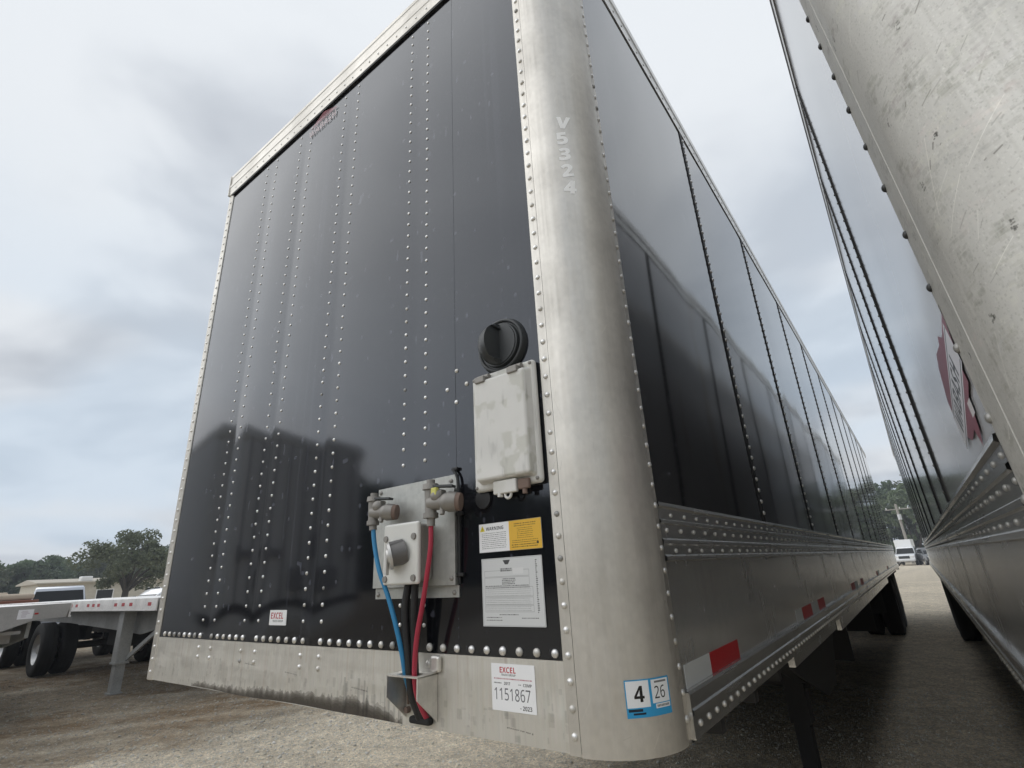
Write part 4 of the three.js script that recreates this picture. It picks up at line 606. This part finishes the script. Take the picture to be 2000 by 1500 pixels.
// ------------------------------------------------------------------ cars (own frame: front towards +z)
const paints = { white: [0.78, 0.79, 0.80], silver: [0.42, 0.45, 0.50], blue: [0.03, 0.06, 0.16], dark: [0.03, 0.033, 0.038], red: [0.3, 0.02, 0.02] };
const paintMat = Object.fromEntries(Object.entries(paints).map(([k, c]) => [k, phys({ color: new THREE.Color(...c), roughness: 0.3, clearcoat: 1, clearcoatRoughness: 0.05 })]));
const carTyre = new THREE.LatheGeometry([[0.2, -0.1], [0.33, -0.12], [0.37, -0.09], [0.375, 0], [0.37, 0.09], [0.33, 0.12], [0.2, 0.1]].map(p => new THREE.Vector2(...p)), 24).rotateZ(Math.PI / 2), carRim = cyl([-0.1, 0, 0], [0.1, 0, 0], 0.21, 0.21, 18);
function car(name, kind, label, cat, paint, pos, turn, group) {
  const t = thing(name, label, cat, pos, group); t.rotation.y = turn; const P = paintMat[paint], W = 0.98, truck = kind === 'pickup';
  const side = truck ? [[-2.75, 0.55], [-2.75, 1.12], [-0.95, 1.14], [1.15, 1.18], [2.35, 1.1], [2.75, 0.95], [2.78, 0.55]] : [[-2.3, 0.5], [-2.35, 1.05], [-0.9, 1.1], [1.0, 1.05], [2.1, 0.92], [2.4, 0.75], [2.4, 0.45]];
  const cab = truck ? [[-0.95, 1.13], [-0.85, 1.82], [-0.6, 1.88], [0.5, 1.88], [0.75, 1.82], [1.35, 1.16]] : [[-2.2, 1.07], [-1.85, 1.58], [-1.5, 1.66], [0.1, 1.66], [0.35, 1.6], [1.15, 1.05]];
  const ex = (pts, hw, bev) => { const g = new THREE.ExtrudeGeometry(new THREE.Shape(pts.map(p => new THREE.Vector2(...p))), { depth: hw * 2 - bev * 2, bevelEnabled: true, bevelSize: bev, bevelThickness: bev, bevelSegments: 3 }).translate(0, 0, -hw + bev).rotateY(-Math.PI / 2); return toCreasedNormals(flat(g), 0.6); };
  part(t, 'body', ex(side, W, 0.07), P);
  const cb = ex(cab, W - 0.06, 0.08), p = cb.attributes.position; for (let i = 0; i < p.count; i++) { const k = smooth(1.15, 1.9, p.getY(i)); p.setX(i, p.getX(i) * (1 - 0.14 * k)); } part(t, 'cab', cb, P);
  const [wf0, wf1] = truck ? [[0.74, 1.8], [1.32, 1.2]] : [[0.36, 1.57], [1.1, 1.1]];
  const ws = new THREE.BufferGeometry(), q = (x, y, z) => [x, y, z]; const a = 0.74, b = 0.84; ws.setAttribute('position', new THREE.Float32BufferAttribute([...q(-a, wf0[1], wf0[0] + 0.13), ...q(-b, wf1[1], wf1[0] + 0.13), ...q(a, wf0[1], wf0[0] + 0.13), ...q(a, wf0[1], wf0[0] + 0.13), ...q(-b, wf1[1], wf1[0] + 0.13), ...q(b, wf1[1], wf1[0] + 0.13)], 3)); ws.setAttribute('uv', new THREE.Float32BufferAttribute(new Array(12).fill(0), 2)); ws.computeVertexNormals();
  part(t, 'windscreen', ws, M.glass);
  for (const s of [-1, 1]) { const g = new THREE.ExtrudeGeometry(new THREE.Shape((truck ? [[-0.75, 1.2], [-0.7, 1.72], [0.55, 1.74], [1.1, 1.22]] : [[-1.9, 1.12], [-1.6, 1.52], [0.1, 1.55], [0.85, 1.12]]).map(v => new THREE.Vector2(...v))), { depth: 0.02, bevelEnabled: false }).rotateY(-Math.PI / 2); const gp = g.attributes.position; for (let i = 0; i < gp.count; i++) { const k = smooth(1.15, 1.9, gp.getY(i)); gp.setX(i, s * ((W - 0.055) * (1 - 0.14 * k) + gp.getX(i) + 0.016)); } part(t, 'side_window', muv(g), M.glass); }
  for (const s of [-1, 1]) { part(t, 'headlight', rb(s * 0.72 - 0.16, s * 0.72 + 0.16, truck ? 0.86 : 0.72, truck ? 1.02 : 0.86, truck ? 2.72 : 2.36, truck ? 2.86 : 2.47, 0.03), M.white); part(t, 'mirror', rb(s * 1.06 - 0.1, s * 1.06 + 0.1, 1.2, 1.4, truck ? 1.0 : 0.75, truck ? 1.1 : 0.85, 0.03), M.blackPlastic); }
  part(t, 'grille', rb(-0.5, 0.5, truck ? 0.72 : 0.55, truck ? 1.0 : 0.75, truck ? 2.76 : 2.38, truck ? 2.87 : 2.48, 0.02), M.blackPlastic);
  part(t, 'bumper', rb(-0.95, 0.95, 0.42, 0.62, truck ? 2.7 : 2.32, truck ? 2.92 : 2.52, 0.05), truck ? M.rim : M.blackPlastic);
  for (const z of truck ? [-1.75, 1.75] : [-1.45, 1.45]) for (const s of [-1, 1]) { const w = new THREE.Mesh(carTyre, M.rubber); w.name = 'wheel'; w.position.set(s * 0.87, 0.375, z); t.add(w); const r = new THREE.Mesh(carRim, M.rim); r.name = 'rim'; r.scale.x = 1.1; w.add(r); }
  return t;
}
// left: vehicles seen over the flatbeds
car('pickup_truck', 'pickup', 'silver pickup with black windscreen behind the nearest flatbed', 'pickup', 'silver', [-29, 0, -5.8], 1.36);
car('parked_car', 'car', 'silver car beside the silver pickup at the left edge', 'car', 'silver', [-36, 0, -5.8], 1.4);
car('parked_car', 'car', 'white car half hidden behind the flatbed with reflector marks', 'car', 'white', [-33, 0, -11.2], 0.2);
{ // low orange trailer with a tan load
  const t = thing('utility_trailer', 'low orange trailer carrying a tan wrapped load at the left edge', 'trailer', [-26, 0, -2.3]);
  part(t, 'frame', [rb(-1.2, 1.2, 1.05, 1.5, -2.0, 1.6, 0.03)], std({ color: new THREE.Color(0.20, 0.075, 0.045), roughness: 0.7 }));
  part(t, 'load', [rb(-1.0, 1.0, 1.5, 1.72, -1.9, 1.4, 0.09, 3), rb(-0.8, 0.8, 1.68, 1.78, -1.2, 0.4, 0.05, 3)], std({ color: new THREE.Color(0.5, 0.42, 0.33), roughness: 0.8 }));
  for (const z of [-0.6, 0.5]) for (const x of [-1.1, 1.1]) { const w = new THREE.Mesh(tyreGeo, M.rubber); w.name = 'wheel'; w.position.set(x, 0.51, z); t.add(w); }
}
// right: vehicles at the far end of the gap
car('pickup_truck', 'pickup', 'white truck facing the camera at the far end of the gap', 'truck', 'white', [-0.6, 0, -74], -0.12);
part(scene.children[scene.children.length - 1], 'cargo_box', [rb(-1.1, 0.5, 1.2, 2.75, -3.2, -0.95, 0.04)], M.white);
car('parked_car', 'car', 'dark car right of the far white truck', 'car', 'dark', [1.45, 0, -71], 0.2);
{
  car('parked_car', 'car', 'white car standing across, left of the far white truck', 'car', 'white', [-3.2, 0, -79], Math.PI / 2);
}

// ------------------------------------------------------------------ building, pole
{
  const t = thing('low_building', 'low tan building with a flat pitched roof behind the small oak', 'building', [-62, 0, -24]);
  const tan = std({ map: dataTex(256, 256, (u, v) => { const k = 0.55 * (0.9 + 0.2 * fbm(u * 8, v * 8, 3, 4, 8)); return [k, k * 0.93, k * 0.78]; }), roughness: 0.9 });
  part(t, 'wall', bx(-6, 0, 0, 2.75, -13, 12), tan);
  const roof = new THREE.Shape([[-6.5, 2.75], [0.5, 2.75], [0.5, 2.85], [-3, 3.2], [-6.5, 2.85]].map(p => new THREE.Vector2(...p)));
  part(t, 'roof', muv(new THREE.ExtrudeGeometry(roof, { depth: 25.6, bevelEnabled: false }).translate(0, 0, -13.3)), std({ color: new THREE.Color(0.46, 0.42, 0.35), roughness: 0.8 }));
  for (const z of [-9, -5, -1, 3, 7]) { const w = part(t, 'window', bx(-0.02, 0.03, 1.0, 2.1, z - 0.7, z + 0.7), M.white); part(w, 'pane', bx(0.03, 0.035, 1.06, 2.04, z - 0.62, z + 0.62), M.glass); }
  part(t, 'door', bx(0, 0.04, 0.02, 2.1, 9.4, 10.3), M.frame);
  part(t, 'roof_vent', rb(-0.6, 0.2, 2.86, 3.3, 8.2, 9.1, 0.1), M.white);
}
{
  const t = thing('utility_pole', 'grey utility pole with a crossarm and transformer at the end of the gap', 'pole', [-0.4, 0, -81]);
  const wood = std({ color: new THREE.Color(0.30, 0.28, 0.25), roughness: 0.9 });
  part(t, 'pole', cyl([0, 0, 0], [0, 7.15, 0], 0.17, 0.13, 12), wood);
  part(t, 'crossarm', bar([-1.25, 6.5, 0], [1.3, 6.5, 0], 0.12, 0.12), wood);
  for (const x of [-1.1, 0.3, 1.15]) part(t, 'insulator', cyl([x, 6.56, 0], [x, 6.76, 0], 0.06, 0.04, 8), M.white);
  part(t, 'transformer', cyl([0.05, 5.2, 0.32], [0.05, 5.85, 0.32], 0.22, 0.22, 14), M.rim);
}

// ------------------------------------------------------------------ trees
const leafMats = [[0.115, 0.135, 0.075], [0.115, 0.165, 0.075], [0.095, 0.135, 0.075], [0.12, 0.16, 0.08]].map(c => phys({ color: new THREE.Color(...c), roughness: 1, transmission: 0.35, thickness: 0, side: THREE.DoubleSide }));
const bark = std({ color: new THREE.Color(0.05, 0.042, 0.035), roughness: 0.95 });
function tree(name, label, pos, h, r, trunkH, leaves, leafSize, mat, seed, group, dens = 1) {
  const t = thing(name, label, 'tree', pos, group), R = rng(seed), limbs = [], clumps = [];
  const rad = 0.05 + h * 0.022; limbs.push(cyl([0, -0.1, 0], [0.1 * R(), trunkH, 0.1 * R()], rad * 1.3, rad, 9));
  const nC = Math.round(26 * dens);
  for (let k = 0; k < nC; k++) {
    const a = R() * 6.283, rr = r * Math.sqrt(R()) * 0.85, yy = lerp(trunkH * 0.9 + 0.1 * h, h * 0.9, Math.pow(R(), 0.8)) * (1 - 0.28 * Math.pow(rr / r, 2)), c = [Math.cos(a) * rr, yy, Math.sin(a) * rr]; clumps.push([c, (0.18 + 0.2 * R()) * r]);
    if (k < 12) { const m = [c[0] * 0.45, lerp(trunkH, yy, 0.55), c[2] * 0.45]; limbs.push(cyl([0, trunkH * (0.8 + 0.2 * R()), 0], m, rad * 0.55, rad * 0.35, 6), cyl(m, c, rad * 0.35, rad * 0.1, 5)); }
  }
  part(t, 'trunk', limbs, bark);
  const pos2 = new Float32Array(leaves * 18), nor = new Float32Array(leaves * 18), uv = new Float32Array(leaves * 12), A = V3(), B = V3(), n = V3();
  for (let i = 0; i < leaves; i++) {
    const [c, cr] = clumps[Math.floor(R() * nC)], d = V3(R() - 0.5, R() - 0.5, R() - 0.5).normalize().multiplyScalar(cr * Math.pow(R(), 0.4)); d.y *= 0.7;
    const x = c[0] + d.x, y = c[1] + d.y, z = c[2] + d.z, s = leafSize * (0.6 + 0.8 * R());
    A.set(R() - 0.5, R() - 0.5, R() - 0.5).normalize(); B.set(R() - 0.5, R() - 0.5, R() - 0.5).cross(A).normalize(); n.crossVectors(A, B);
    const p = [[-s, 0], [0, -s * 0.5], [s, 0], [-s, 0], [s, 0], [0, s * 0.5]];
    p.forEach(([u, v], k) => { const o = i * 18 + k * 3; pos2[o] = x + A.x * u + B.x * v; pos2[o + 1] = y + A.y * u + B.y * v; pos2[o + 2] = z + A.z * u + B.z * v; nor[o] = n.x; nor[o + 1] = n.y; nor[o + 2] = n.z; });
  }
  const g = new THREE.BufferGeometry(); g.setAttribute('position', new THREE.BufferAttribute(pos2, 3)); g.setAttribute('normal', new THREE.BufferAttribute(nor, 3)); g.setAttribute('uv', new THREE.BufferAttribute(uv, 2));
  part(t, 'crown', g, mat); return t;
}
tree('oak_tree', 'small spreading oak in front of the low tan building', [-46, 0, -13.6], 6.5, 3.2, 1.9, 11000, 0.11, leafMats[0], 7);
{
  const spots = [[-78, -9.5, 7.4, 3.6], [-84, -13.0, 6.6, 3.4], [-80, -16.2, 6.6, 3.2], [-86, -19.6, 6.8, 3.4], [-84, -23.2, 7.6, 3.8], [-88, -27.5, 8.4, 4.2], [-90, -33, 8.8, 4.5], [-80, -6.2, 8.2, 3.6]];
  const what = ['tallest green tree at the far left edge', 'rounded green tree right of the far left edge', 'bushy green tree left of the low building', 'green tree rising above the left end of the low building', 'dark green tree behind the low building roof', 'green tree behind the small oak', 'green tree behind the right of the small oak', 'green tree half outside the left edge'];
  spots.forEach(([x, z, h, r], i) => tree('background_tree', what[i], [x, 0, z], h, r, 0.4, 8000, 0.22, leafMats[i % 4], 100 + i * 7, undefined, 1.8));
  const sp2 = [[-7.5, -95, 10.6, 4.4], [-3.2, -97, 11.4, 4.0], [0.3, -93, 9.9, 3.5], [3.8, -96, 11.4, 4.4], [8, -95, 11.2, 4.6]];
  const w2 = ['green tree left of the utility pole in the gap', 'tall green tree behind the utility pole', 'lower green tree right behind the white truck', 'tall green tree right of the utility pole', 'green tree mirrored far down the black trailer side'];
  sp2.forEach(([x, z, h, r], i) => tree('gap_tree', w2[i], [x, 0, z], h * 1.22, r * 1.1, 0.3, 8000, 0.26, leafMats[(i + 1) % 4], 300 + i * 5, undefined, 2));
}
{ // a wood beyond the yard behind the camera, dark at the foot of the reflections
  const R = rng(9), n = 26000, im = new THREE.InstancedMesh(new THREE.CircleGeometry(1, 5), leafMats[2], n), m = new THREE.Matrix4(), q = new THREE.Quaternion(), e = new THREE.Euler();
  for (let i = 0; i < n; i++) { const a = -1.15 + R() * 2.3, d = 46 + R() * 7, top = 7.5 + 3.2 * fbm(a * 9, 1, 55, 4), s = 0.35 + R() * 0.4; q.setFromEuler(e.set(R() * 6.28, R() * 6.28, 0)); m.compose(V3(Math.sin(a) * d, 0.2 + R() * top, Math.cos(a) * d), q, V3(s, s, s)); im.setMatrixAt(i, m); }
  im.name = 'far_wood'; im.userData = { kind: 'stuff', label: 'wood beyond the yard behind the camera, mirrored low in the black front', category: 'trees' }; scene.add(im);
}

scene.fog = new THREE.FogExp2(new THREE.Color(0.80, 0.85, 0.92), 0.0014);
renderer.render(scene, camera);
